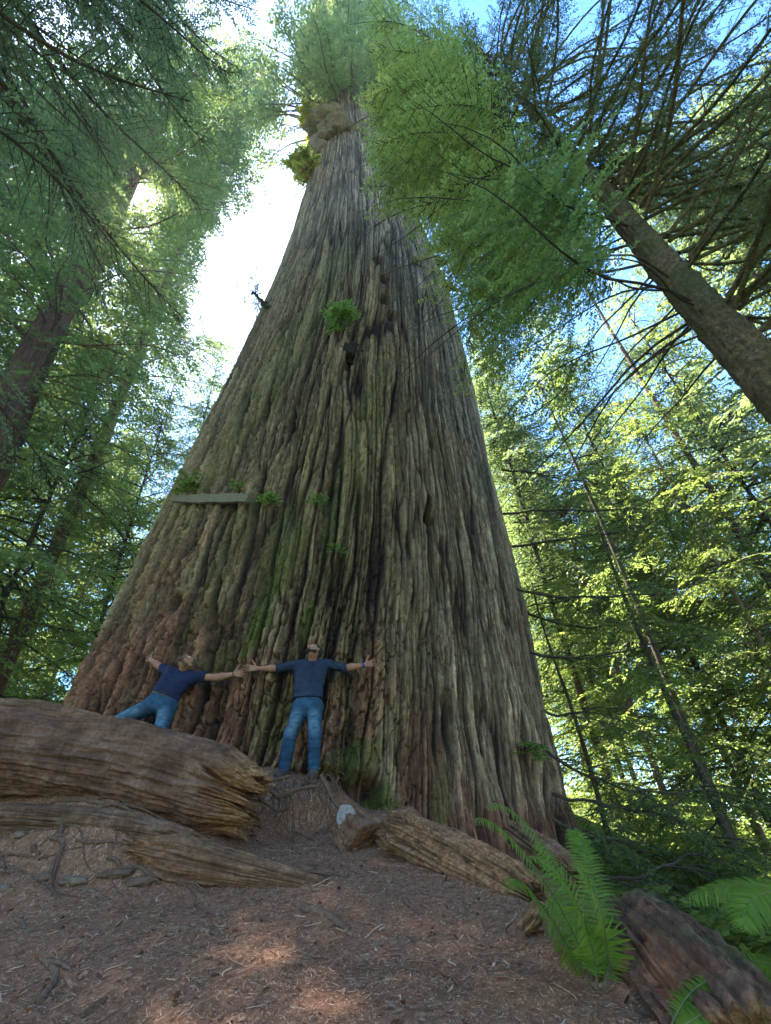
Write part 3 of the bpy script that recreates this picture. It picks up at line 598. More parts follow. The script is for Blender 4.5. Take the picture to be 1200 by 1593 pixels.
        n = 60; q = .15+.85*g.rand(n); o_ = P3[(q*23).astype(int)]; B = branches(g, o_, g.rand(n)*6.3, g.uniform(.5, 2.2, n)*(1.2-q*.6), .1*g.normal(size=n), .4*g.rand(n)+.1)
        c = MB(); limbs_mesh(c, B, .008); spray(c, g, B, .13, .4, .07, .12, .04, .25, .3, None, None, .6, 0, .1); c.build('crown', L_MID, rt, False)
    # long sagging limbs sweeping right from behind the giant trunk
    rng = np.random.RandomState(5); rt = empty('hemlock_tree', at(9.5, 12.5)); o0 = np.array(rt.location)
    tag(rt, 'tree hidden behind the giant trunk sending long sagging dark limbs out to the right', 'tree')
    m = MB(); trunk_mesh(m, 17, .3, (0, 0), 14, 30); m.build('trunk', W_DARK, rt); c = MB(); w2 = MB()
    for (pts, dist) in [([(770, 800), (860, 796), (960, 790), (1060, 760)], 10), ([(780, 850), (900, 838), (1000, 815), (1070, 790)], 10.2), ([(800, 915), (880, 928), (980, 930), (1060, 912), (1130, 870)], 9.6),
                        ([(815, 950), (900, 975), (960, 968), (1010, 990)], 10.5), ([(825, 1015), (900, 1022), (980, 1012), (1060, 995), (1100, 965)], 9.3), ([(845, 1160), (900, 1200), (990, 1228), (1080, 1235), (1150, 1250)], 8.5),
                        ([(860, 1275), (930, 1300), (1000, 1330), (1080, 1340), (1110, 1320)], 7.6), ([(870, 1357), (960, 1362), (1040, 1352), (1090, 1325), (1115, 1270)], 7.2), ([(860, 1235), (940, 1255), (1030, 1250), (1120, 1215)], 8.2),
                        ([(820, 1080), (890, 1112), (960, 1100), (1000, 1130)], 9.6), ([(890, 560), (860, 620), (800, 660), (760, 700)], 11), ([(780, 730), (850, 740), (930, 752)], 10)]:
        Pw = np.array([ath(a, b, dist+.3*q) for q, (a, b) in enumerate(pts)]); k_ = len(Pw); s = np.linspace(0, 1, 24)
        C = np.stack([np.polyval(np.polyfit(np.linspace(0, 1, k_), Pw[:, a_], min(3, k_-1)), s) for a_ in range(3)], 1)
        C = C+np.stack([.03*np.sin(s*17+dist), .0*s, .06*np.sin(s*9+dist*3)+.025*np.sin(s*31+dist*7)], 1)*s[:, None]**.3
        mb = MB(); mb.tube(C-o0, np.linspace(.032, .006, 24)*dist/10, 7, noise=.3); mb.build('limb', W_DARK, rt)
        # side twigs follow this limb
        Bs = branches(rng, C[3::2]-o0, rng.uniform(-.4, 3.4, len(C[3::2])), rng.uniform(.4, 1.9, len(C[3::2])), -.05, .5); limbs_mesh(w2, Bs, .009, 6, 4)
        spray(c, rng, Bs, .09, .36, .05, .08, .026, .08, .35, lambda p, g: gap_keep(p+o0, g), w2, .6, 0, .05)
    w2.build('twigs', W_DARK, rt); c.build('crown', L_MID, rt, False)
forest()

# ------------------------------------------------------------------ the air under the trees
def haze():
    zz = [v.co.z for v in bpy.data.objects['ground'].data.vertices]; lo = min(zz)-1; hi = 112.
    m = bpy.data.materials.new('haze'); m.use_nodes = True; t = m.node_tree; t.nodes.clear(); o = t.nodes.new('ShaderNodeOutputMaterial'); v = t.nodes.new('ShaderNodeVolumePrincipled')
    v.inputs['Density'].default_value = .0006; v.inputs['Color'].default_value = (.93, .95, 1, 1); v.inputs['Anisotropy'].default_value = .35; t.links.new(v.outputs[0], o.inputs['Volume'])
    a = 155.; V = [(x, y, z) for z in (lo, hi) for x, y in ((-a, -a), (a, -a), (a, a), (-a, a))]
    ob = mesh('haze', V, [[0, 3, 2, 1], [4, 5, 6, 7], [0, 1, 5, 4], [1, 2, 6, 5], [2, 3, 7, 6], [3, 0, 4, 7]], m, None, False); tag(ob, 'thin bright haze hanging in the air under the trees', 'haze', kind='stuff')
haze()
# ------------------------------------------------------------------ logs
M_LOG = None
def log_material():
    k = Mat('rotting_log'); v = k.coord(); n1 = k.noise(v, 4, 6, .7, .5); n2 = k.noise(v, 30, 5, .7); f = k.noise(k.coord((1.2, 12, 12)), 3, 5, .65, .4)
    bark = k.ramp(n1, [(.3, (.06, .032, .022)), (.5, (.19, .095, .06)), (.7, (.32, .19, .135))])
    wood = k.ramp(f, [(.3, (.12, .05, .022)), (.5, (.35, .17, .08)), (.7, (.58, .35, .2))])
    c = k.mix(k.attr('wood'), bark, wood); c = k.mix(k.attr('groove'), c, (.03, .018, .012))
    c = k.mix(k.ramp(n2, [(.35, .5), (.6, 0.)]), c, (.035, .022, .016))
    c = k.mix(k.attr('moss'), c, (.08, .11, .025))
    k.bump(k.math('ADD', f, n2), .8, .02); return k.done(c)
M_LOG = log_material()
def log(name, label, pts, rad, seed=0, brk=(0, 1), wood=0., jag=.35, groove=1., nL=420, nT=200, flat=1., mat=None, moss=0., cat='log', rough=1.):
    pts = np.array(pts, float); o = pts.mean(0); m = len(pts); u = np.linspace(0, 1, m); s = np.linspace(0, 1, nL)
    C = np.stack([np.polyval(np.polyfit(u, pts[:, a], min(m-1, 3)), s) for a in range(3)], 1); R = np.interp(s, np.linspace(0, 1, len(rad)), rad)
    T = nrm(np.gradient(C, axis=0)); S = nrm(np.cross(T, [0, 0, 1.])); Up = np.cross(S, T); Ln = np.linalg.norm(np.diff(C, axis=0), axis=1).sum()
    an = np.linspace(0, 2*math.pi, nT, endpoint=False); A, SS = np.meshgrid(an, s*Ln); r = R[:, None]*np.ones_like(A)
    cs, sn = np.cos(A)*2, np.sin(A)*2
    wv = noise3(cs*1.5, sn*1.5, SS*.8, seed)
    n1 = noise3(cs*.7+seed, sn*.7, SS*1.1, seed); n2 = noise3(cs*2.6, sn*2.6, SS*1.6+wv, seed+1)
    fib = noise3(cs*7+.6*wv, sn*7, SS*1.4, seed+2); fib2 = noise3(cs*15+.6*wv, sn*15, SS*2.4, seed+3); lump = noise3(cs*3.5, sn*3.5, SS*9, seed+4)
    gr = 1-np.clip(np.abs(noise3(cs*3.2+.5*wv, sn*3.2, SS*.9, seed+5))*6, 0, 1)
    sc = np.minimum(1, R.mean()/.3)
    eb = np.zeros_like(SS)
    if brk[0]: eb = np.maximum(eb, sstep(jag*1.6, 0, SS+.2*n2))
    if brk[1]: eb = np.maximum(eb, sstep(Ln-jag*1.6, Ln, SS+.2*n2))
    D = r*(.16*n1+.09*n2)+sc*(.022*fib+.014*fib2+rough*.02*lump-.05*gr*groove+rough*.022*noise3(cs*5, sn*5, SS*5, seed+11)+rough*.014*noise3(cs*11, sn*11, SS*16, seed+12))-eb*r*(.18+.35*np.abs(n2)+.25*np.clip(fib, 0, 1))
    wd = np.clip(np.maximum(wood, eb*1.3+.6*sstep(.25, .5, n2)*0), 0, 1)
    P = C[:, None]+((r+D)*np.cos(A))[..., None]*S[:, None]+((r+D)*flat*np.sin(A))[..., None]*Up[:, None]
    # splintered ends: every line of grain ends at its own length
    e2 = jag*(.5*np.abs(noise3(cs*2.2, sn*2.2, 0*SS, seed+6))*2+.5*np.abs(noise3(cs*8, sn*8, 0*SS, seed+7))*2)
    if brk[1]: P = P-(T[:, None]*(e2*sstep(Ln-2.2*jag, Ln, SS)[...])[..., None])*1.3
    if brk[0]: P = P+(T[:, None]*(e2*sstep(2.2*jag, 0, SS)[...])[..., None])*1.3
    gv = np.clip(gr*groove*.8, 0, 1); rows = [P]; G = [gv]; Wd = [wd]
    def cap(idx, sg):
        base = P[idx]; ctr = base.mean(0)+T[idx]*sg*.0; out = []
        for q in range(1, 9):
            f = 1-q/8.; d = ctr+(base-ctr)*f; j = (noise3(cs[0]*3*f+q*.3, sn[0]*3*f, seed+0*cs[0], seed+8)+.6*noise3(cs[0]*9*f, sn[0]*9*f, q*.9+0*cs[0], 5))*jag*.35-(1-f)*jag*.35
            out.append(d+T[idx]*sg*j[:, None])
        return np.array(out)
    e = cap(-1, 1); rows.append(e); G.append(np.full(e.shape[:2], .25)); Wd.append(np.full(e.shape[:2], 1.))
    s0 = cap(0, -1)[::-1]; rows.insert(0, s0); G.insert(0, np.full(s0.shape[:2], .25)); Wd.insert(0, np.full(s0.shape[:2], 1.))
    P = np.concatenate(rows); G = np.concatenate(G); Wd = np.concatenate(Wd); n = len(P); i = np.arange(n-1)[:, None]*nT; j = np.arange(nT)[None]; j2 = (j+1) % nT
    ms = np.clip(moss*sstep(-.1, .4, noise3(P[..., 0]*3, P[..., 1]*3, P[..., 2]*3)), 0, 1)
    ob = mesh(name, (P-o).reshape(-1, 3), np.stack([i+j, i+j2, i+nT+j2, i+nT+j], -1).reshape(-1, 4), mat or M_LOG, None, True, {'groove': G, 'wood': Wd, 'moss': ms})
    ob.location = o; tag(ob, label, cat); return ob
log('fallen_log', 'big rotting log at the left with a splintered orange end before the leaning man',
    [aty(-170, 1160, 4.75), aty(0, 1168, 4.85), aty(110, 1182, 4.9), aty(215, 1200, 4.98), aty(318, 1222, 5.0), aty(412, 1262, 5.0)], [.41, .41, .39, .40, .39, .38, .33], 3, (0, 1), 0, .34, .25, 640, 340, rough=.6)
log('log_slab', 'ragged slab of bark lying on the left end of the big rotting log',
    [aty(-150, 1098, 4.95), aty(0, 1112, 4.9), aty(90, 1120, 4.9), aty(190, 1140, 4.9), aty(262, 1152, 4.88)], [.14, .13, .15, .12, .09, .03], 9, (0, 1), .25, .2, 1., 260, 120)
log('fallen_log', 'dark half buried low log in the soil bank beneath the big rotting log', [aty(-160, 1278, 4.62), aty(0, 1276, 4.62), aty(140, 1284, 4.56), aty(250, 1300, 4.5), aty(330, 1316, 4.42)], [.10, .12, .12, .09, .05], 61, (0, 1), 0., .2, 1., 400, 160, moss=.15)
log('weathered_root', 'half buried weathered root wedge in front of the big rotting log',
    [aty(190, 1318, 4.42), aty(300, 1342, 4.36), aty(400, 1362, 4.28), aty(470, 1376, 4.2), aty(540, 1392, 4.1)], [.13, .16, .12, .09, .06, .02], 14, (1, 0), .3, .22, .8, 320, 140)
log('fallen_log', 'broken pale brown log lying between the giant trunk and the sword fern',
    [aty(605, 1285, 4.75), aty(680, 1320, 4.35), aty(760, 1360, 3.95), aty(845, 1405, 3.6)], [.15, .155, .14, .13], 22, (1, 1), .8, .14, 1.0, 360, 180)
log('broken_wood', 'short broken wood lump wedged against the upper end of the pale brown log',
    [aty(588, 1300, 5.0), aty(612, 1308, 4.85), aty(632, 1322, 4.7)], [.08, .11, .09], 25, (1, 1), .6, .08, 1.2, 90, 80)
log('fallen_log', 'thin light brown log behind the sword fern at the foot of the giant',
    [aty(790, 1290, 5.2), aty(850, 1330, 4.7), aty(905, 1375, 4.3)], [.09, .12, .1], 28, (1, 1), .5, .1, 1.2, 160, 90)
log('fallen_log', 'dark decaying log running downhill into the bottom right corner',
    [aty(955, 1432, 3.55), aty(1010, 1490, 3.2), aty(1060, 1550, 2.9), aty(1140, 1640, 2.5), aty(1240, 1760, 2.1)], [.15, .25, .27, .27, .27], 33, (1, 0), .0, .16, .5, 420, 260, moss=.5, rough=.8)
for i, (p, r, lab) in enumerate([([(812, 1450), (830, 1425), (842, 1402)], [.035, .045, .035], 'pale upright chunk of split wood left of the sword fern'),
                                 ([(814, 1483), (824, 1470)], [.02, .022], 'small pale wood chip below the split chunk'),
                                 ([(872, 1468), (890, 1488), (915, 1508)], [.03, .035, .03], 'orange rotten wood piece at the root of the sword fern')]):
    log('wood_chunk', lab, [aty(a, b, 3.12-.12*i) for a, b in p], r, 40+i, (1, 1), .9, .03, .8, 60, 50, cat='wood chunk')
# cut knee of wood with a pale sawn face
kn = log('root_knee', 'stout reddish root stub with a pale grey sawn face at the foot of the giant',
         [aty(572, 1322, 5.0), aty(556, 1300, 5.1), aty(540, 1272, 5.22)], [.24, .19, .13], 45, (0, 0), .35, .05, .7, 120, 100, cat='root stub')
def disc():
    c = aty(539, 1272, 5.02)-np.array(kn.location); n = nrm(CAM-(c+np.array(kn.location))+np.array([-.5, 0, .9])); u = nrm(np.cross(n, [0, 0, 1.])); v = np.cross(u, n)
    a = np.linspace(0, 2*math.pi, 40, endpoint=False); rr = .085*(1+.12*noise2(a*1.5, a*0, 4)); ring = c+(rr*np.cos(a))[:, None]*u+(rr*1.25*np.sin(a))[:, None]*v
    bk = ring-n*.1; V = np.concatenate([ring, bk, [c+n*.006]]); j = np.arange(40); j2 = (j+1) % 40
    mesh('sawn_face', V, np.stack([j, j2, j2+40, j+40], 1)[:, ::-1], wood_mat('grey_wood', (.15, .13, .13), (.28, .25, .25), (.38, .34, .34), (3, 3, 3), 8, .4, .006), kn, False, None, np.stack([j*0+80, j, j2], 1))
disc()

# ------------------------------------------------------------------ roots, stones, litter
M_ROOT = wood_mat('root_bark', (.06, .03, .02), (.14, .08, .055), (.23, .145, .105), (9, 9, 9), 4, .7, .01)
M_ROOTG = wood_mat('grey_root', (.08, .042, .028), (.17, .10, .068), (.28, .18, .13), (9, 9, 9), 4, .6, .01)
def root_tube(mb, a, b, r, rng, sag=.08, lift=.4, n=18, wig=.12, k=8):
    a = np.array(a); b = np.array(b); t = np.linspace(0, 1, n)[:, None]; P = a*(1-t)+b*t; L = np.linalg.norm(b-a)
    for f in (1, 2.3, 5): P = P+wig*L/f*np.sin(t*3.1*f+rng.rand(3)*6)*rng.normal(size=3)*.5*np.minimum(1, t*4)
    if lift is not None: P[:, 2] = gh(P[:, 0], P[:, 1])+r*lift-sag*0+(.5*r)*np.sin(t[:, 0]*9+rng.rand()*6)
    mb.tube(P, r*(1-.7*t[:, 0])*(1+.15*np.sin(t[:, 0]*17)), k, noise=.35)
rng = np.random.RandomState(9)
rt = empty('root_tangle', (-3.2, 4.6, 1.7)); tag(rt, 'tangle of thin roots hanging from the soil bank under the big rotting log', 'roots'); o = np.array(rt.location)
for i in range(46):
    m = MB(); x = rng.uniform(-5.2, -1.5); y = rng.uniform(4.3, 4.75); a = np.array([x, y, 0]); b = a+np.array([rng.uniform(.2, 1.1), rng.uniform(-.45, .05), 0])
    root_tube(m, a, b, rng.uniform(.006, .022), rng, lift=.9); q = m; q.V[0] = q.V[0]-o.astype(np.float32); q.build('root', M_ROOT, rt)
rt = empty('root_tangle', (-1.15, 5.5, 1.9)); tag(rt, 'curtain of roots hanging from the mound under the standing man', 'roots'); o = np.array(rt.location)
for i in range(50):
    x = rng.uniform(-1.75, -.7); m = MB(); top = np.array([x, 5.62+rng.uniform(-.05, .1), 2.02+rng.uniform(-.08, .03)]); Ln = rng.uniform(.12, .5)
    b = top+np.array([rng.uniform(-.2, .25), rng.uniform(-.3, -.05), -Ln]); root_tube(m, top, b, rng.uniform(.004, .011), rng, lift=None, wig=.2)
    m.V[0] = m.V[0]-o.astype(np.float32); m.build('root', M_ROOT, rt)
for (pp, r) in [([(452, 1222), (458, 1250), (457, 1285), (452, 1315)], .022), ([(415, 1222), (432, 1240), (462, 1228), (500, 1222)], .03), ([(455, 1290), (475, 1300), (520, 1325)], .014), ([(400, 1238), (430, 1262), (452, 1255)], .02), ([(500, 1205), (520, 1250), (560, 1290)], .02), ([(395, 1228), (420, 1215), (452, 1208)], .028)]:
    P = np.array([aty(a, b, 5.35) for a, b in pp]); P = np.stack([np.interp(np.linspace(0, 1, 16), np.linspace(0, 1, len(P)), P[:, a]) for a in range(3)], 1)
    m = MB(); m.tube(P-o, np.linspace(r, r*.5, 16), 9, noise=.5); m.build('root', M_ROOT, rt)
def on_ground(px, py):
    d = ray(px, py); t = np.arange(1, 14, .004)[:, None]; p = CAM+d*t; i = int(np.argmax(p[:, 2] < gh(p[:, 0], p[:, 1]))); return p[i]
for i, (pp, r, g, lab) in enumerate([
        ([(458, 1408), (478, 1418), (500, 1424), (522, 1434), (542, 1456)], .022, 1, 'twisted grey root surfacing in the middle of the slope'),
        ([(62, 1495), (88, 1500), (108, 1512)], .014, 1, 'small curved grey root at the lower left'),
        ([(58, 1562), (78, 1540), (88, 1518), (78, 1505)], .017, 1, 'grey root bending like a hook in the bottom left corner'),
        ([(185, 1352), (215, 1350), (240, 1368), (250, 1378)], .018, 0, 'dark root arching over the soil beside the flat stones'),
        ([(122, 1385), (150, 1392), (170, 1402)], .014, 1, 'thin pale root below the flat stone at the left'),
        ([(250, 1485), (300, 1488), (350, 1502)], .007, 0, 'long thin stick lying below the middle of the slope'),
        ([(118, 1310), (150, 1312), (200, 1315)], .016, 0, 'straight brown root lying along the foot of the bank'),
        ([(255, 1450), (290, 1448), (328, 1452)], .016, 1, 'half buried root in the centre of the foreground soil'),
        ([(125, 1585), (150, 1570), (165, 1555)], .016, 0, 'dark root tip in the soil near the bottom edge'),
        ([(620, 1400), (640, 1412), (655, 1425)], .012, 0, 'broken twig pile root below the pale brown log'),
        ([(20, 1425), (35, 1440), (48, 1452)], .012, 1, 'forked pale root near the left edge of the soil'),
        ([(0, 1282), (18, 1290), (40, 1298)], .015, 1, 'pale root poking from the bank at the left edge')]):
    P = np.array([on_ground(a, b) for a, b in pp]); P = np.stack([np.interp(np.linspace(0, 1, 20), np.linspace(0, 1, len(P)), P[:, a]) for a in range(3)], 1); P[:, 2] = gh(P[:, 0], P[:, 1])+r*.35
    m = MB(); t = np.linspace(0, 1, 20); m.tube(P-P[0], r*(.45+.7*np.sin(np.pi*(.15+.8*t))), 10, noise=.45); ob = m.build('surface_root', M_ROOTG if g else M_ROOT); ob.location = P[0]
    tag(ob, lab, 'root')
def stone(px, py, sx, sy, sz, lab, seed, mat):
    u = np.linspace(0, math.pi, 22)[:, None]; v = np.linspace(0, 2*math.pi, 36, endpoint=False)[None]
    X, Y, Z = np.sin(u)*np.cos(v), np.sin(u)*np.sin(v), np.cos(u)+0*v; r = 1+.35*noise3(X*1.4+seed, Y*1.4, Z*1.4)+.1*noise3(X*4, Y*4, Z*4, seed)
    P = on_ground(px, py); i = np.arange(21)[:, None]*36; j = np.arange(36)[None]; j2 = (j+1) % 36
    ob = mesh('stone', np.stack([X*r*sx, Y*r*sy, Z*r*sz], -1), np.stack([i+j, i+36+j, i+36+j2, i+j2], -1), mat); ob.location = P+np.array([0, 0, sz*.1]); ob.rotation_euler[2] = .25*math.sin(seed*3)
    tag(ob, lab, 'stone')
M_STONE = wood_mat('grey_stone', (.08, .052, .038), (.17, .118, .088), (.27, .2, .155), (2, 2, 2), 5, .4, .01)
M_STONED = wood_mat('dark_stone', (.06, .034, .024), (.13, .08, .057), (.2, .13, .095), (2, 2, 2), 5, .5, .01)
for i, (px, py, a, b, c, lab, mt) in enumerate([(115, 1372, .10, .06, .035, 'flat grey stone lying left of the dark arching root', M_STONE), (215, 1373, .12, .05, .035, 'long flat grey stone under the dark arching root', M_STONED),
        (180, 1360, .13, .05, .03, 'dark flat stone between the two grey stones', M_STONED), (68, 1368, .07, .05, .035, 'dark angular stone near the left of the soil', M_STONED), (5, 1383, .05, .03, .03, 'small grey stone at the left edge of the soil', M_STONE),
        (32, 1300, .06, .04, .03, 'rounded grey stone at the foot of the bank', M_STONE), (398, 1233, .035, .03, .025, 'pale mushroom like pebble on the mound near the broken log end', M_STONE), (302, 1451, .07, .025, .02, 'narrow grey stone in the middle of the soil', M_STONED), (590, 1470, .03, .02, .015, 'tiny stone on the slope', M_STONE)]):
    stone(px, py, a, b, c, lab, i+1, mt)
def litter():
    rng = np.random.RandomState(4); n = 420000; x = rng.uniform(-5.2, 1.9, n); y = 1.6+5.2*rng.rand(n)**1.35
    d = .75+.5*noise2(x*1.6, y*1.6, 3)+.3*noise2(x*5, y*5, 4); k = rng.rand(n) < d; x, y = x[k], y[k]; n = len(x)
    z = gh(x, y)+.003+.012*rng.rand(n)**2; a = rng.rand(n)*6.283; l = (.006+.018*rng.rand(n)**3)*(.6+.15*y); w_ = (.0009+.0011*rng.rand(n))*(.5+.22*y)
    sl = .5*(rng.rand(n)-.5); dx, dy = np.cos(a), np.sin(a); gx = (gh(x+.03, y)-gh(x-.03, y))/.06; gy = (gh(x, y+.03)-gh(x, y-.03))/.06
    D = np.stack([dx, dy, dx*gx+dy*gy+sl], 1); S = np.stack([-dy, dx, -dy*gx+dx*gy+.8*(rng.rand(n)-.5)], 1); C = np.stack([x, y, z], 1)
    V = np.stack([C-D*l[:, None], C+S*w_[:, None], C+D*l[:, None], C-S*w_[:, None]], 1).reshape(-1, 3)
    k = Mat('dry_needles'); c = k.ramp(k.attr('v'), [(0, (.10, .047, .027)), (.45, (.26, .12, .07)), (.8, (.42, .235, .145)), (1, (.55, .4, .29))]); k.done(c, .7)
    tag(mesh('needle_litter', V, np.arange(4*n).reshape(-1, 4), k.m, None, False, {'v': np.repeat(rng.rand(n), 4)}), 'dry brown redwood needles covering the soil', 'litter', kind='stuff')
    m = MB(); nf_ = 5000; x = rng.uniform(-5, 1.5, nf_); y = 1.6+5*rng.rand(nf_)**1.3; z = gh(x, y)+.006; r = .004+.016*rng.rand(nf_)**3; a = rng.rand(nf_)*6.28; q = np.stack([np.cos(a), np.sin(a), .5*rng.normal(size=nf_)], 1); p = np.stack([-np.sin(a), np.cos(a), .3*rng.normal(size=nf_)], 1); C = np.stack([x, y, z], 1)
    e = r[:, None]; V = np.stack([C-q*e-p*e*.5, C+q*e*1.1-p*e*.6, C+q*e+p*e*.5+[0, 0, .003], C-q*e*.8+p*e*.6], 1).reshape(-1, 3)
    tag(mesh('bark_flakes', V, np.arange(4*nf_).reshape(-1, 4), k.m, None, False, {'v': np.repeat(rng.rand(nf_)*.9, 4)}), 'small bark flakes and chips lying in the needles', 'litter', kind='stuff')
    nt = 1300
    for i in range(nt):
        x = rng.uniform(-4.6, 1.3); y = 1.7+4.5*rng.rand()**1.3; a = rng.rand()*6.28; L = .03+.12*rng.rand()**3; t = np.linspace(-.5, .5, 5)
        X = x+L*t*math.cos(a)+.012*np.sin(t*5+i)*math.sin(a); Y = y+L*t*math.sin(a); Z = gh(X, Y)+.006+.02*rng.rand()*(t+.5)
        m.tube(np.stack([X, Y, Z], 1), (.0012+.003*rng.rand())*np.linspace(1, .6, 5), 4, a=rng.rand(), cap=False)
    tag(m.build('twig_litter', k.m), 'small dry twigs scattered over the soil', 'litter', kind='stuff')
litter()

# ------------------------------------------------------------------ ferns
M_FERN = leaf_mat('fern_green', (.04, .085, .008), (.10, .19, .018), (.24, .33, .05), .45, .4)
M_STEM = wood_mat('fern_stem', (.07, .09, .03), (.12, .14, .05), (.16, .17, .07), (8, 8, 8), 3, .2, .002)
def frond(parent, P, wmax, n=44, nrmv=(0, -.6, .8), seed=0, o=(0, 0, 0), mat=None, droop=.25, pw=.2):
    P = np.array(P, float)-np.array(o); u = np.linspace(0, 1, len(P)); s = np.linspace(0, 1, 40); C = np.stack([np.polyval(np.polyfit(u, P[:, a], min(3, len(P)-1)), s) for a in range(3)], 1)
    rng = np.random.RandomState(seed); m = MB(); m.tube(C, np.linspace(.004, .001, 40), 5); st = m.build('stem', M_STEM, None)
    T = nrm(np.gradient(C, axis=0)); N = nrm(np.array(nrmv)-T*(T@np.array(nrmv))[:, None]); S = np.cross(T, N); mb = MB()
    for i in range(n):
        q = .1+.9*(i+.3*rng.rand())/n; c = np.array([np.interp(q, s, C[:, a]) for a in range(3)]); k_ = int(q*39); L = wmax*min(1, (q-.02)*5)*(1-q**2.6)**.8+.008
        for sd in (-1, 1):
            d = nrm(S[k_]*sd+T[k_]*(.28+.35*q)+rng.normal(size=3)*.06); wv = nrm(np.cross(d, N[k_]+rng.normal(size=3)*.15)); l = L*(.9+.2*rng.rand()); w_ = l*pw*.5*(1.0)
            w_ = min(w_, .0055); t = np.array([0, .12, .45, .8, 1.]); ww = np.array([.5, 1, .8, .45, 0.02])*w_
            cc = c+d*(t*l)[:, None]-N[k_]*(droop*l*t**2)[:, None]; cc = cc-np.array([0, 0, 1])*(.15*l*t**2)[:, None]
            V = np.concatenate([cc+wv*ww[:, None], cc+N[k_]*ww[:, None]*-.25, cc-wv*ww[:, None]]); Q = [[a, a+1, a+6, a+5] for a in range(4)]+[[a+5, a+6, a+11, a+10] for a in range(4)]
            mb.add(V, Q, None, .25+.5*rng.rand()*(.5+.5*q))
    f = mb.build('frond', mat or M_FERN, parent); st.parent = f
def fern(name, label, cat, base, fr, wm=.1, seed=0, **kw):
    rt = empty(name, base); tag(rt, label, cat)
    for i, P in enumerate(fr): frond(rt, P, wm*(1 if not isinstance(P, tuple) else 1), seed=seed+i, o=base, **kw)
    return rt
fb = aty(930, 1540, 2.75)
FR = [[(928, 1535, 2.75), (905, 1440, 2.8), (860, 1330, 2.75), (800, 1268, 2.6), (757, 1258, 2.5)],
      [(925, 1538, 2.72), (890, 1450, 2.7), (835, 1350, 2.55), (780, 1292, 2.4), (737, 1280, 2.3)],
      [(935, 1535, 2.8), (930, 1450, 2.9), (915, 1370, 3.0), (900, 1320, 3.1), (884, 1288, 3.15)],
      [(940, 1535, 2.7), (938, 1450, 2.75), (925, 1370, 2.85), (905, 1310, 2.95), (893, 1290, 3.0)],
      [(930, 1540, 2.6), (920, 1470, 2.55), (895, 1400, 2.45), (860, 1350, 2.35), (820, 1335, 2.25)],
      [(925, 1540, 2.65), (880, 1470, 2.6), (840, 1400, 2.5), (810, 1375, 2.4), (790, 1385, 2.3)],
      [(940, 1545, 2.65), (945, 1480, 2.6), (935, 1420, 2.5), (915, 1370, 2.45), (895, 1345, 2.4)],
      [(930, 1540, 2.85), (900, 1450, 3.0), (880, 1390, 3.1), (850, 1330, 3.2), (830, 1310, 3.3)],
      [(928, 1540, 2.7), (915, 1470, 2.8), (880, 1420, 2.9), (850, 1400, 2.95)]]
fern('sword_fern', 'large bright green sword fern growing beside the log at the lower right', 'fern', fb, [[aty(*q) for q in P] for P in FR], .095, 3)
fb = aty(1280, 1400, 2.5)
fern('sword_fern', 'fern arching in from the right edge above the ravine', 'fern', fb, [[aty(1280, 1400, 2.5), aty(1200, 1380, 2.5), aty(1130, 1378, 2.55), aty(1060, 1402, 2.6)], [aty(1280, 1410, 2.3), aty(1220, 1385, 2.25), aty(1170, 1400, 2.2), aty(1160, 1450, 2.15)],
      [aty(1280, 1500, 2.5), aty(1200, 1500, 2.6), aty(1120, 1490, 2.7), aty(1040, 1500, 2.8)]], .1, 23)
fb = aty(1040, 1600, 2.2)
fern('sword_fern', 'low fern fronds trailing over the dark log at the bottom right', 'fern', fb, [[aty(1040, 1610, 2.1), aty(1080, 1540, 2.2), aty(1130, 1520, 2.3), aty(1180, 1550, 2.35)], [aty(1040, 1620, 2.1), aty(1090, 1580, 2.1), aty(1150, 1570, 2.15), aty(1200, 1600, 2.2)]], .06, 33, mat=M_FERN)
# thin pale vine on the dark log
P = np.array([aty(a, b, c) for a, b, c in [(948, 1395, 3.2), (962, 1430, 2.95), (955, 1470, 2.75), (948, 1500, 2.6), (943, 1535, 2.45)]]); P = np.stack([np.interp(np.linspace(0, 1, 24), np.linspace(0, 1, 5), P[:, a]) for a in range(3)], 1)
m = MB(); m.tube(P-P[0], .004, 5); ob = m.build('dry_vine', M_ROOTG); ob.location = P[0]; tag(ob, 'thin pale dry vine hanging over the dark log', 'vine')

# ------------------------------------------------------------------ things growing on and fixed to the giant
def clump(name, label, cat, px, py, size, n, mat, leaf=(.06, .03), up=.5, off=.05, tone=.3, wood=True, seed=0):
    th, z, p = on_trunk(px, py); rng = np.random.RandomState(seed+int(px)); out = np.array([math.sin(th), -math.cos(th), 0]); o = p+out*off
    rt = empty(name, o); tag(rt, label, cat)
    az = rng.rand(n)*6.283; L = size*rng.uniform(.5, 1, n); B = branches(rng, rng.normal(size=(n, 3))*size*.2, az, L, up+.5*rng.normal(size=n)*.6, .3); B['h'] = nrm(B['h']+out*.8)
    c = MB(); w2 = MB(); limbs_mesh(w2, B, .012, 6, 4); spray(c, rng, B, .05, .35, leaf[0]*.5, leaf[0], leaf[1], .15, .15, None, w2, .1, 0, tone)
    w2.build('stems', W_DARK, rt); c.build('leaves', mat, rt, False); return rt, th, z
M_HUCK = leaf_mat('huckleberry_leaf', (.06, .15, .015), (.13, .28, .03), (.25, .4, .06), .5)
M_SOIL = wood_mat('dark_soil', (.012, .008, .006), (.03, .02, .015), (.06, .04, .03), (4, 4, 4), 5, .9, .05)
clump('huckleberry_bush', 'bright green leafy bush sprouting from the dark hollow high on the giant trunk', 'bush', 533, 514, .42, 34, M_HUCK, (.11, .055), .6, .25, .45)
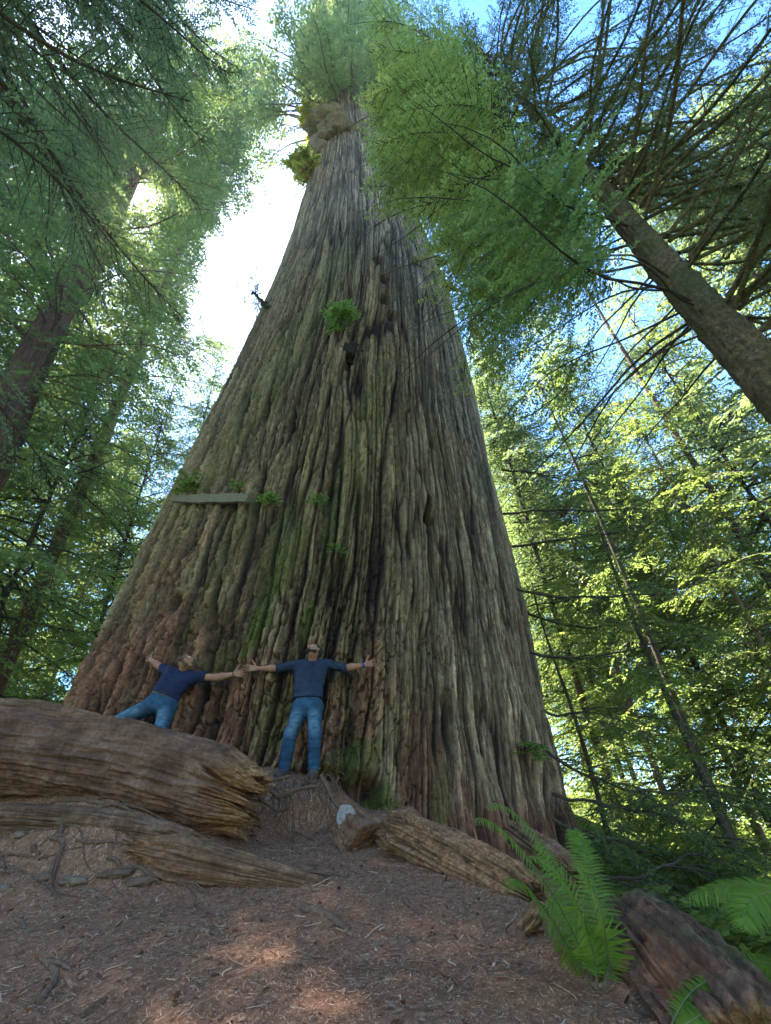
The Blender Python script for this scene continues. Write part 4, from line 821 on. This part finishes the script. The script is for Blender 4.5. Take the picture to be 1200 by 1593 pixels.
for (px, py, rr, lab) in [(545, 540, .3, 'dark clod of soil and debris under the bright green bush on the trunk')]:
    th, z, p = on_trunk(px, py); u = np.linspace(0, math.pi, 30)[:, None]; v = np.linspace(0, 2*math.pi, 40, endpoint=False)[None]; X, Y, Z = np.sin(u)*np.cos(v), np.sin(u)*np.sin(v), np.cos(u)+0*v
    r = rr*(1+.5*noise3(X*2, Y*2, Z*2)+.3*noise3(X*6, Y*6, Z*6)); i = np.arange(29)[:, None]*40; j = np.arange(40)[None]; j2 = (j+1) % 40
    ob = mesh('debris_clod', np.stack([X*r, Y*r*.6, Z*r*1.1], -1), np.stack([i+j, i+40+j, i+40+j2, i+j2], -1), M_SOIL); ob.location = p+np.array([0, .15, 0]); tag(ob, lab, 'soil clod')
clump('fern_clump', 'green fern clump growing above the left end of the board', 'fern', 302, 762, .34, 26, M_FERN, (.07, .028), .4, .08, .35)
clump('small_sprout', 'light green sprig on the bark right of the board', 'sprout', 425, 782, .2, 12, M_HUCK, (.05, .025), .2, .06, .3)
clump('small_sprout', 'small pale sprig above the right end of the board', 'sprout', 372, 757, .12, 7, M_HUCK, (.05, .025), .2, .06, .3)
clump('small_sprout', 'tiny green sprig in the middle of the trunk left of the long furrow', 'sprout', 494, 782, .15, 8, M_HUCK, (.05, .025), .2, .06, .3)
clump('small_sprout', 'tiny sprig of leaves above the standing man on the mossy bark', 'sprout', 520, 858, .16, 8, M_FERN, (.05, .02), .2, .06, .3)
clump('small_sprout', 'feathery green seedling near the right foot of the giant', 'sprout', 812, 1165, .35, 16, M_HUCK, (.05, .02), .1, .1, .3)
clump('yellow_sprouts', 'yellow leafy sprouts around the upper burl at the narrow top', 'sprout', 490, 195, 1.2, 40, leaf_mat('yellow_leaf', (.10, .13, .02), (.25, .25, .04), (.45, .38, .06), .5), (.22, .12), .5, .3, .5)
clump('yellow_sprouts', 'yellow leafy sprouts hanging below the burl on the left edge of the trunk', 'sprout', 482, 268, 1.0, 30, bpy.data.materials['yellow_leaf'], (.2, .11), -.1, .3, .5)
# burls at the narrow top
for (px, py, s, lab) in [(526, 203, (1.15, 1.0, 1.0), ''), (512, 190, (1.5, 1.1, .9), ''), (497, 235, (.75, .8, 2.0), '')]:
    th, z, p = on_trunk(px, py)
    u = np.linspace(0, math.pi, 60)[:, None]; v = np.linspace(0, 2*math.pi, 80, endpoint=False)[None]; X, Y, Z = np.sin(u)*np.cos(v), np.sin(u)*np.sin(v), np.cos(u)+0*v
    r = 1+.3*noise3(X*2+px, Y*2, Z*2)+.12*noise3(X*7, Y*7, Z*3); i = np.arange(59)[:, None]*80; j = np.arange(80)[None]; j2 = (j+1) % 80
    ob = mesh('burl', np.stack([X*r*s[0], Y*r*s[1], Z*r*s[2]], -1), np.stack([i+j, i+80+j, i+80+j2, i+j2], -1), W_MOSSY, GIANT); ob.location = p-np.array([-2.2, CY, 1.5])+np.array([0, .2, 0])
# weathered board
def board():
    t1, z1, a = on_trunk(280, 787); t2, z2, b = on_trunk(391, 783); a = a+np.array([-.05, -.22, 0]); b = b+np.array([0, -.16, 0]); d = b-a; L = np.linalg.norm(d); x = d/L; y = nrm(np.cross([0, 0, 1.], x)); z = np.cross(x, y)
    n = 60; s = np.linspace(0, 1, n); h = .095*(1-.45*sstep(.3, 0, s)); V = []
    for q, hh in zip(s, h):
        c = a+d*q; w1 = .006*math.sin(q*19)+.004*math.sin(q*47); V += [c+y*.03-z*(hh+w1), c-y*.03-z*(hh+w1), c-y*.03+z*(hh*.9+w1*1.5), c+y*.03+z*(hh*.9+w1*1.5)]
    i = np.arange(n-1)[:, None]*4; j = np.arange(4)[None]; Q = np.stack([i+j, i+4+j, i+4+(j+1) % 4, i+(j+1) % 4], -1).reshape(-1, 4); Q = np.concatenate([Q, [[0, 1, 2, 3], [4*n-1, 4*n-2, 4*n-3, 4*n-4]]])
    ob = mesh('wooden_board', np.array(V)-a, Q, wood_mat('weathered_board', (.10, .072, .05), (.18, .135, .095), (.27, .21, .155), (2, 14, 14), 3, .8, .01, ((.14, .15, .07), .4)), None, False); ob.location = a
    tag(ob, 'weathered grey board fixed across the left side of the giant trunk', 'board')
board()
# dead stubs on the edges of the trunk
for (a_, b_, r, lab, mt) in [((418, 478), (393, 455), .10, 'stub', 0), ((692, 440), (722, 456), .14, 'stub', 1), ((688, 410), (702, 405), .22, 'knob', 1), ((672, 385), (690, 392), .16, 'knob', 1)]:
    th, z, p = on_trunk(*a_); p = p if p is not None else ath(*a_, 11); hd = math.hypot(p[0], p[1]); q = ath(*b_, hd-.2); P = np.linspace(p, q, 10)+np.random.RandomState(1).normal(size=(10, 3))*.02
    P = np.concatenate([[p-(q-p)*.5], P]); m = MB(); m.tube(P-np.array([-2.2, CY, 1.5]), np.linspace(r, r*.35, 11), 9, noise=.7); m.build('dead_stub', W_DARK, GIANT)
t_, z_, p_ = on_trunk(420, 478); q = ath(398, 460, math.hypot(p_[0], p_[1])-.2)-np.array([-2.2, CY, 1.5]); g = np.random.RandomState(2); B = branches(g, np.tile(q, (12, 1))+g.normal(size=(12, 3))*.2, g.rand(12)*6.3, g.uniform(.4, .9, 12), .4, .3)
c = MB(); limbs_mesh(c, B, .01); spray(c, g, B, .12, .3, .06, .12, .035, 0, .2); c.build('stub_foliage', L_DARK, GIANT, False)
# ------------------------------------------------------------------ the two men (bodies grown from blended limbs)
def surface_net(D, o, h):
    S = D < 0; nx, ny, nz = D.shape; c = np.zeros((nx-1, ny-1, nz-1), np.int8)
    for i in (0, 1):
        for j in (0, 1):
            for k in (0, 1): c += S[i:nx-1+i, j:ny-1+j, k:nz-1+k]
    cells = np.argwhere((c > 0) & (c < 8)); idx = np.full(c.shape, -1, np.int32); idx[tuple(cells.T)] = np.arange(len(cells))
    acc = np.zeros((len(cells), 3)); cnt = np.zeros(len(cells)); cr = [(i, j, k) for i in (0, 1) for j in (0, 1) for k in (0, 1)]
    for a in cr:
        for ax in range(3):
            if a[ax]: continue
            b = list(a); b[ax] = 1; pa = cells+a; pb = cells+b; da = D[tuple(pa.T)]; db = D[tuple(pb.T)]; m = (da < 0) != (db < 0)
            t = np.where(m, da/np.where(da == db, 1, da-db), 0); acc[m] += (pa+(pb-pa)*t[:, None])[m]; cnt[m] += 1
    V = acc/cnt[:, None]*h+o; Q = []
    for ax in range(3):
        sl = [slice(1, -1)]*3; A = S[:-1] if ax == 0 else (S[:, :-1] if ax == 1 else S[:, :, :-1]); Bm = S[1:] if ax == 0 else (S[:, 1:] if ax == 1 else S[:, :, 1:])
        e = np.argwhere(A != Bm); u, v = [(1, 2), (2, 0), (0, 1)][ax]; ok = (e[:, u] > 0) & (e[:, v] > 0) & (e[:, u] < D.shape[u]-1) & (e[:, v] < D.shape[v]-1); e = e[ok]
        du = np.zeros(3, int); du[u] = 1; dv = np.zeros(3, int); dv[v] = 1; q = np.stack([idx[tuple((e-du-dv).T)], idx[tuple((e-dv).T)], idx[tuple(e.T)], idx[tuple((e-du).T)]], 1)
        fl = A[tuple(e.T)]; q[~fl] = q[~fl][:, ::-1]; Q.append(q)
    Q = np.concatenate(Q); return V, Q[(Q >= 0).all(1)]
class SDF:
    def __init__(s): s.p = []; s.cut = []
    def cone(s, a, b, ra, rb, k=.02, sq=None): s.p.append(('c', np.array(a, float), np.array(b, float), ra, rb, k, sq)); return s
    def ell(s, c, ax, r, k=.015, neg=False): s.p.append(('n' if neg else 'e', np.array(c, float), np.array(ax, float), np.array(r, float), 0, k, None)); return s
    def chop(s, p, n, R=9.): s.cut.append((np.array(p, float), nrm(n), R)); return s      # removes what lies on the side n points to
    def build(s, name, mat, parent, h=.007, disp=None, infl=0., base=(0, 0, 0), attrs=None):
        lo = np.min([np.minimum(q[1], q[2])-max(q[3], q[4]) if q[0] == 'c' else q[1]-np.max(q[3]) for q in s.p if q[0] != 'n'], 0)-.05
        hi = np.max([np.maximum(q[1], q[2])+max(q[3], q[4]) if q[0] == 'c' else q[1]+np.max(q[3]) for q in s.p if q[0] != 'n'], 0)+.05
        n = np.ceil((hi-lo)/h).astype(int)+1; D = np.full(n, .12, np.float32)
        for ty, a, b, ra, rb, k, sq in s.p:
            if ty == 'c': l = np.minimum(a, b)-max(ra, rb)-.09; u = np.maximum(a, b)+max(ra, rb)+.09
            else: l = a-ra.max()-.06; u = a+ra.max()+.06
            i0 = np.maximum(0, ((l-lo)/h).astype(int)); i1 = np.minimum(n, np.ceil((u-lo)/h).astype(int)+1)
            g = np.meshgrid(*[lo[q]+h*np.arange(i0[q], i1[q]) for q in range(3)], indexing='ij'); P = np.stack(g, -1).astype(np.float32)
            if ty == 'c':
                ba = b-a; pa = P-a; t = np.clip((pa@ba)/max(ba@ba, 1e-9), 0, 1); w_ = pa-t[..., None]*ba
                if sq is not None: ax, f = sq; c_ = w_@ax; w_ = w_-(c_*(1-1/f))[..., None]*ax if f < 1 else w_-(c_*(1-1/f))[..., None]*ax
                d = np.linalg.norm(w_, axis=-1)-(ra+(rb-ra)*t)
            else:
                q = (P-a)@b.T; rr = ra; k0 = np.linalg.norm(q/rr, axis=-1); k1 = np.linalg.norm(q/rr**2, axis=-1); d = k0*(k0-1)/np.maximum(k1, 1e-6)
            sl = tuple(slice(i0[q], i1[q]) for q in range(3)); E = D[sl]
            if ty == 'n': hh = np.clip(.5-.5*(E+d)/k, 0, 1); D[sl] = E+(-d-E)*hh+k*hh*(1-hh)
            else: hh = np.clip(.5+.5*(E-d)/k, 0, 1); D[sl] = E+(d-E)*hh-k*hh*(1-hh)
        g = np.meshgrid(*[lo[q]+h*np.arange(n[q]) for q in range(3)], indexing='ij')
        D -= infl
        if disp is not None: D += disp(*g).astype(np.float32)
        for p, nn, R in s.cut:
            m = (g[0]-p[0])*nn[0]+(g[1]-p[1])*nn[1]+(g[2]-p[2])*nn[2]; near = (g[0]-p[0])**2+(g[1]-p[1])**2+(g[2]-p[2])**2 < R*R
            D = np.where(near, np.maximum(D, m), D)
        V, Q = surface_net(D, lo, h); V = V-np.array(base)
        return mesh(name, V, Q, mat, parent, True, attrs(V+np.array(base)) if attrs else None)
def cloth(name, c1, c2, c3, sc=40, amt=.5):
    k = Mat(name); v = k.coord(); n = k.noise(v, 5, 5, .6); w_ = k.noise(v, sc*6, 2, .5); c = k.ramp(n, [(.3, c1), (.5, c2), (.72, c3)])
    c = k.mix(k.math('MULTIPLY', w_, .3), c, c1); k.bump(w_, .25, .002); return k.done(c, .85)
M_SKIN = cloth('skin', (.28, .125, .08), (.34, .165, .11), (.42, .22, .15), 20)
M_SHIRT1 = cloth('navy_shirt', (.011, .017, .034), (.019, .029, .055), (.032, .045, .08))
M_SHIRT2 = cloth('dark_navy_shirt', (.008, .011, .035), (.011, .016, .048), (.017, .024, .066))
M_HAIR = cloth('dark_hair', (.012, .009, .008), (.03, .024, .02), (.07, .055, .05), 60)
M_HAIRL = cloth('brown_hair', (.07, .04, .025), (.12, .07, .045), (.18, .11, .07), 60)
M_SHOE = cloth('shoe_leather', (.03, .022, .02), (.07, .052, .045), (.16, .13, .11), 30); M_SOLE = cloth('shoe_sole', (.02, .018, .017), (.045, .04, .04), (.07, .065, .06))
M_BELT = cloth('tan_belt', (.09, .05, .025), (.16, .095, .05), (.22, .14, .08)); M_BAND = cloth('blue_band', (.01, .05, .2), (.02, .09, .32), (.03, .12, .4)); M_DARKB = cloth('dark_band', (.01, .01, .01), (.02, .018, .016), (.04, .035, .03))
M_EYE = cloth('eye_white', (.5, .48, .46), (.6, .58, .56), (.65, .63, .6)); M_LIP = cloth('lip_skin', (.3, .1, .08), (.34, .13, .1), (.38, .16, .12))
def denim():
    k = Mat('faded_denim'); v = k.coord(); n = k.noise(v, 6, 5, .65); wv = k.noise(v, 160, 2, .5)
    c = k.ramp(n, [(.3, (.008, .028, .055)), (.55, (.02, .06, .11)), (.75, (.05, .115, .185))]); c = k.mix(k.math('MULTIPLY', k.attr('fade'), .7), c, (.15, .25, .33))
    c = k.mix(k.math('MULTIPLY', wv, .3), c, (.015, .04, .085)); k.bump(wv, .3, .002); return k.done(c, .85)
M_DENIM = denim()
def lerp(a, b, t): return np.array(a)*(1-t)+np.array(b)*t
def add_hand(s, W, d, n, thumb, curl=.25, spread=.16, sz=1.):
    """wrist W, d towards the finger tips, n out of the palm, thumb = sideways towards the thumb"""
    d = nrm(d); thumb = nrm(np.array(thumb)-d*(np.array(thumb)@d)); n = nrm(np.array(n)-d*(np.array(n)@d)-thumb*(np.array(n)@thumb)); K = []
    for i, off in enumerate((.034, .012, -.010, -.031)):
        kn = W+d*(.088-.006*abs(i-1))*sz+thumb*off*sz; K.append(kn); s.cone(W+d*.012+thumb*off*.55*sz, kn, .0165*sz, .0125*sz, .012)
    for i, (kn, L) in enumerate(zip(K, (.070, .078, .073, .057))):
        f = nrm(d+thumb*(1.2-i*.85)*spread+n*(curl*.4+.06*i*curl)); p1 = kn+f*L*.5*sz; f2 = nrm(f+n*(curl*1.1+.1*(i % 2))); p2 = p1+f2*L*.30*sz; f3 = nrm(f2+n*curl*.9); p3 = p2+f3*L*.24*sz
        s.cone(kn, p1, .0105*sz, .0095*sz, .004); s.cone(p1, p2, .0095*sz, .0085*sz, .004); s.cone(p2, p3, .0085*sz, .0068*sz, .003)
    tb = W+d*.026*sz+thumb*.026*sz+n*.008; t1 = tb+nrm(thumb*.9+d*.45+n*.3)*.042*sz; t2 = t1+nrm(thumb*.75+d*.65+n*.15)*.032*sz; t3 = t2+nrm(thumb*.75+d*.55)*.026*sz
    s.cone(W+d*.015+thumb*.01, tb, .016*sz, .016*sz, .012); s.cone(tb, t1, .0155*sz, .0115*sz, .006); s.cone(t1, t2, .0112*sz, .0098*sz, .004); s.cone(t2, t3, .0098*sz, .0075*sz, .003)
def head_parts(s, C, f, u):
    f = nrm(f); u = nrm(np.array(u)-f*(np.array(u)@f)); r = np.cross(f, u); A = np.array([r, f, u]); q = lambda x, y, z: C+r*x+f*y+u*z
    s.ell(q(0, -.012, .03), A, (.076, .096, .088), .02); s.ell(q(0, .02, -.02), A, (.064, .075, .085), .025)
    s.cone(q(0, .062, -.092), q(0, .03, -.06), .026, .045, .03); s.cone(q(.052, -.005, -.055), q(.012, .065, -.092), .022, .02, .02); s.cone(q(-.052, -.005, -.055), q(-.012, .065, -.092), .022, .02, .02)
    s.cone(q(0, .088, .018), q(0, .112, -.022), .009, .0135, .008); s.ell(q(.013, .1, -.026), A, (.009, .011, .008), .006); s.ell(q(-.013, .1, -.026), A, (.009, .011, .008), .006)
    s.cone(q(-.036, .075, .028), q(.036, .075, .028), .014, .014, .014); s.ell(q(.042, .066, -.02), A, (.02, .018, .016), .015); s.ell(q(-.042, .066, -.02), A, (.02, .018, .016), .015)
    for x in (.031, -.031): s.ell(q(x, .09, .006), A, (.015, .014, .010), .008, True)
    s.cone(q(-.018, .088, -.049), q(.018, .088, -.049), .0075, .0075, .006); s.cone(q(-.015, .086, -.061), q(.015, .086, -.061), .008, .008, .006)
    for x in (.077, -.077): s.ell(q(x, -.012, -.005), A, (.009, .02, .032), .006); s.ell(q(x*1.06, -.006, -.003), A, (.006, .01, .018), .004, True)
    return q, A
def man(nm, lab, J, hf, hu, shirtm, hairm, hair, long_sleeve, belt, hands, sleeve_ends, shoe_dirs, beardm, seed):
    rt = empty('person', (float(J['pel'][0]), float(J['pel'][1]), float(min(J['anL'][2], J['anR'][2])-.08))); tag(rt, lab, 'person'); base = np.array(rt.location)
    side = nrm(J['shR']-J['shL']); up = nrm(J['neck']-J['pel']); front = nrm(np.cross(up, side)); front = front if front[1] < 0 else -front
    b = SDF(); ch = lerp(J['pel'], J['neck'], .68); wa = lerp(J['pel'], J['neck'], .28)
    def torso(s, g=0.):
        s.cone(lerp(J['hipL'], J['hipR'], .1)+up*.03, lerp(J['hipL'], J['hipR'], .9)+up*.03, .105+g, .105+g, .05, (front, .82)); s.cone(wa-side*.065, wa+side*.065, .098+g, .098+g, .07, (front, .8))
        s.cone(ch-side*.085, ch+side*.085, .112+g, .112+g, .08, (front, .85)); s.cone(lerp(J['shL'], J['shR'], .12)-up*.03, lerp(J['shL'], J['shR'], .88)-up*.03, .07+g, .07+g, .06); s.cone(lerp(J['shL'], J['neck'], .2), J['neck']-up*.02, .042+g, .036+g, .03); s.cone(lerp(J['shR'], J['neck'], .2), J['neck']-up*.02, .042+g, .036+g, .03)
    def arm(s, q, g=0., low=True):
        s.cone(J['sh'+q], J['el'+q], .054+g, .041+g, .03)
        if low: s.cone(J['el'+q], lerp(J['el'+q], J['wr'+q], .3), .041+g, .042+g, .03); s.cone(lerp(J['el'+q], J['wr'+q], .3), J['wr'+q], .042+g, .026+g, .03, None)
    def leg(s, q, g=0., low=True):
        s.cone(J['hip'+q], J['kn'+q], .088+g, .060+g, .05); s.cone(J['kn'+q], lerp(J['kn'+q], J['an'+q], .3), .058+g, .060+g, .03); s.cone(lerp(J['kn'+q], J['an'+q], .3), J['an'+q], .058+g, .04+g, .03)
    torso(b); arm(b, 'L'); arm(b, 'R'); leg(b, 'L', -.004); leg(b, 'R', -.004)
    for q in 'LR': b.cone(J['an'+q], J['an'+q]+nrm(shoe_dirs[q])*.14+np.array([0, 0, -.06]), .026, .02, .02)
    q_, A = head_parts(b, J['head'], hf, hu); b.cone(J['neck']-up*.03, q_(0, -.025, -.04), .052, .052, .02); b.cone(J['neck'], q_(0, 0, -.065), .036, .04, .02)
    for q in 'LR': h_ = hands[q]; add_hand(b, J['wr'+q], *h_)
    b.build('body', M_SKIN, rt, .0058, None, 0, base)
    # shirt
    s = SDF(); torso(s, .014); s.cone(lerp(wa, ch, .5)-side*.075, lerp(wa, ch, .5)+side*.075, .112, .112, .09, (front, .82)); s.cone(J['pel']+up*.06-side*.07, J['pel']+up*.06+side*.07, .114, .114, .09, (front, .84)); fr = dict(L=sleeve_ends[0], R=sleeve_ends[1])
    for q in 'LR':
        if long_sleeve: s.cone(J['sh'+q], J['el'+q], .068, .062, .03); s.cone(J['el'+q], lerp(J['el'+q], J['wr'+q], .45), .062, .057, .03)
        else: s.cone(J['sh'+q], J['el'+q], .07, .064, .03)
        a, c = (J['el'+q], J['wr'+q]) if fr[q] > 1 else (J['sh'+q], J['el'+q]); t = fr[q]-1 if fr[q] > 1 else fr[q]; s.chop(lerp(a, c, t), c-a, .3 if fr[q] <= 1 else .34)
    hem = J['pel']+up*(.075 if belt else .045); s.chop(hem, -up, .4); s.chop(J['neck']+up*.028, up, .2)
    fold = lambda x, y, z: 1.4*(.010*noise3(x*7+seed, y*7, z*14)+.012*(np.abs(noise3((x+z*.6)*15, y*9, (z-x*.5)*8, 3))-.2)+.0025*noise3(x*45, y*45, z*45, 8))*(1-.0*z)
    s.build('shirt', shirtm, rt, .0065, fold, 0, base)
    # jeans
    j = SDF(); j.cone(lerp(J['hipL'], J['hipR'], .06)+up*.04, lerp(J['hipL'], J['hipR'], .94)+up*.04, .117, .117, .05, (front, .84)); j.cone(wa-side*.06-up*.02, wa+side*.06-up*.02, .107, .107, .07, (front, .82))
    for q in 'LR':
        leg(j, q, .016); e = lerp(J['kn'+q], J['an'+q], 1.01); j.cone(lerp(J['kn'+q], J['an'+q], .6), e, .066, .066, .02); j.chop(e, J['an'+q]-J['kn'+q], .15)
    j.chop(J['pel']+up*(.10 if belt else .085), up, .5)
    kn = [J['knL'], J['knR']]
    def jf(x, y, z):
        a = .007*noise3(x*8+seed, y*8, z*8)+.008*(np.abs(noise3((x+z*.5)*13+seed, y*10, (z-x*.5)*10, 2))-.2)+.003*noise3(x*40, y*40, z*40, 3)
        for K in kn:
            d2 = (x-K[0])**2+(y-K[1])**2+(z-K[2])**2; a = a+np.exp(-d2/.05)*.02*(np.abs(noise3(x*8, y*8, z*22, 4))-.2)
        d3 = (x-J['pel'][0])**2+(z-J['pel'][2]+.08)**2; a = a+np.exp(-d3/.02)*.008*noise3(x*24, y*12, (z+np.abs(x-J['pel'][0])*.6)*22, 6)
        e_ = np.minimum(z-J['anL'][2], z-J['anR'][2]); return a+.004*np.sin(z*95)*np.exp(-np.maximum(e_, 0)**2/.012)
    def fade(V):
        r = np.zeros(len(V))
        for q in 'LR':
            a, c = J['hip'+q], J['kn'+q]; t = np.clip(((V-a)@(c-a))/((c-a)@(c-a)), 0, 1.3); d = np.linalg.norm(V-(a+(c-a)*t[:, None])-front*.09, axis=1); r = np.maximum(r, sstep(.12, .02, d)*sstep(0, .4, t)*sstep(1.3, .9, t))
        return {'fade': r*(.7+.6*noise3(V[:, 0]*14, V[:, 1]*14, V[:, 2]*30))}
    j.build('jeans', M_DENIM, rt, .0068, jf, 0, base, fade)
    if belt:
        s = SDF(); c = J['pel']+up*.085; s.cone(c-side*.07, c+side*.07, .121, .121, .02, (front, .84)); s.chop(c+up*.019, up, .5); s.chop(c-up*.021, -up, .5); bo = s.build('belt', M_BELT, rt, .0055, None, 0, base)
        s = SDF(); c2 = c+front*.098; s.cone(c2-side*.018, c2+side*.018, .017, .017, .004); s.build('buckle', M_DARKB, bo, .005, None, 0, base)
    # shoes
    for q in 'LR':
        d = nrm(shoe_dirs[q]); a = J['an'+q]+np.array([0, 0, -.02]); hl = a-d*.035+np.array([0, 0, -.035]); bl = a+d*.12+np.array([0, 0, -.047]); to = a+d*.175+np.array([0, 0, -.052])
        s = SDF(); s.cone(a+np.array([0, 0, .03]), hl, .05, .045, .03); s.cone(a, bl, .05, .043, .03); s.cone(bl, to, .044, .036, .02); s.chop(a+np.array([0, 0, .075]), (0, 0, 1), .2)
        sh = s.build('shoe', M_SHOE, rt, .006, lambda x, y, z: .004*np.sin((x+y+z)*120)*(np.abs(noise3(x*8, y*8, z*8)) < .25), 0, base)
        s = SDF(); dn = np.array([0, 0, -.03]); s.cone(hl+dn, bl+dn*.8, .046, .05, .02, (np.array([0, 0, 1.]), .45)); s.cone(bl+dn*.8, to+dn*.6, .048, .04, .02, (np.array([0, 0, 1.]), .45)); s.build('sole', M_SOLE, sh, .006, None, 0, base)
    # hair, beard, brows, eyes, lips
    if hair:
        s = SDF(); s.ell(q_(0, -.018, .034), A, (.081, .099, .091), .02); s.chop(q_(0, .035, .03), nrm(A[1]*1.0-A[2]*.45), .3); s.chop(q_(0, 0, -.045), -A[2], .3)
        s.build('hair', hairm, rt, .0045, lambda x, y, z: .003*noise3(x*90, y*90, z*90), 0, base)
    s = SDF(); s.cone(q_(.056, 0, -.06), q_(.012, .068, -.096), .0225, .0225, .015); s.cone(q_(-.056, 0, -.06), q_(-.012, .068, -.096), .0225, .0225, .015); s.cone(q_(.064, -.002, -.02), q_(.056, 0, -.06), .012, .02, .015); s.cone(q_(-.064, -.002, -.02), q_(-.056, 0, -.06), .012, .02, .015)
    s.cone(q_(-.02, .089, -.037), q_(.02, .089, -.037), .006, .006, .005); s.cone(q_(.024, .082, -.04), q_(.02, .074, -.085), .007, .012, .01); s.cone(q_(-.024, .082, -.04), q_(-.02, .074, -.085), .007, .012, .01); s.cone(q_(0, .078, -.078), q_(0, .066, -.1), .012, .025, .01); s.cone(q_(0, .064, -.094), q_(0, .034, -.064), .0275, .047, .02); s.chop(q_(0, .02, -.05), A[2]*.9+A[1]*.05, .3) if False else None
    s.build('beard', beardm, rt, .0042, lambda x, y, z: .0022*noise3(x*110, y*110, z*110), 0, base)
    for x in (.031, -.031):
        s = SDF(); s.ell(q_(x, .078, .006), A, (.013, .013, .011), .003); s.build('eye', M_EYE, rt, .003, None, 0, base)
        s = SDF(); s.cone(q_(x-.014, .09, .024), q_(x+.014, .09, .025), .0045, .0045, .003); s.build('eyebrow', hairm, rt, .003, None, 0, base)
    s = SDF(); s.cone(q_(-.016, .094, -.051), q_(.016, .094, -.051), .0045, .0045, .003); s.cone(q_(-.013, .093, -.059), q_(.013, .093, -.059), .005, .005, .003); s.build('lips', M_LIP, rt, .003, None, 0, base)
    return rt, base
A3 = lambda *v: np.array(v, float)
J1 = dict(pel=aty(478, 1094, 6.28), hipL=aty(467, 1104, 6.26), hipR=aty(489, 1103, 6.26), knL=aty(451, 1146, 6.16), knR=aty(490, 1144, 6.16), anL=aty(442, 1199, 6.18), anR=aty(488, 1198, 6.16),
          neck=aty(485, 1028, 6.36), shL=aty(461, 1035, 6.37), shR=aty(508, 1034, 6.37), elL=aty(431, 1040, 6.36), elR=aty(538, 1039, 6.37), wrL=aty(400, 1040, 6.27), wrR=aty(568, 1034.5, 6.36), head=aty(489, 1013.5, 6.30))
h1 = dict(L=(A3(-1, -.15, .08), A3(.1, -1, .15), A3(0, .1, 1), .2), R=(A3(1, -.1, .12), A3(0, -1, .1), A3(-.1, 0, 1), .35, .2))
rt1, b1 = man('standing', 'bearded man in navy sweater and blue jeans leaning upright with both arms spread wide', J1, A3(-.58, -.42, .72), A3(.35, .6, .6), M_SHIRT1, M_HAIR, True, True, False, h1, (1.08, 1.08), dict(L=A3(-.2, -1, 0), R=A3(.05, -1, -.12)), M_HAIR, 3)
s = SDF(); a, c = J1['elR'], J1['wrR']; s.cone(lerp(a, c, .88), lerp(a, c, .97), .033, .031, .01); s.chop(lerp(a, c, .86), a-c, .1); s.chop(lerp(a, c, .98), c-a, .1); s.build('wristband', M_BAND, rt1, .0045, None, 0, b1)
J2 = dict(pel=aty(249, 1093, 6.13), hipL=aty(236, 1098, 6.12), hipR=aty(260, 1103, 6.10), knL=aty(181, 1124, 6.12), knR=aty(250, 1138, 5.98), anL=aty(135, 1160, 6.2), anR=aty(238, 1196, 6.05),
          neck=aty(286, 1043, 6.22), shL=aty(263, 1045, 6.27), shR=aty(306, 1053, 6.2), elL=aty(246, 1035, 6.40), elR=aty(337, 1054, 6.17), wrL=aty(234, 1026, 6.52), wrR=aty(364, 1048.5, 6.22), head=aty(291, 1031.5, 6.14))
h2 = dict(L=(A3(-.45, .6, .3), A3(-.5, -.6, .2), A3(.3, .2, 1), .5, .12), R=(A3(1, -.05, -.02), A3(0, -1, .2), A3(.1, -.1, 1), .3, .22))
rt2, b2 = man('leaning', 'man in dark blue t-shirt, tan belt and jeans sprawled back behind the log', J2, A3(.12, -.5, .85), A3(.55, .75, .35), M_SHIRT2, M_HAIRL, True, False, True, h2, (.62, .5), dict(L=A3(-.4, -1, 0), R=A3(0, -1, 0)), M_HAIRL, 8)
s = SDF(); a, c = J2['elR'], J2['wrR']; s.cone(lerp(a, c, .93), lerp(a, c, .98), .031, .03, .01); s.chop(lerp(a, c, .93), a-c, .1); s.chop(lerp(a, c, .99), c-a, .1); s.build('bracelet', M_DARKB, rt2, .0045, None, 0, b2)
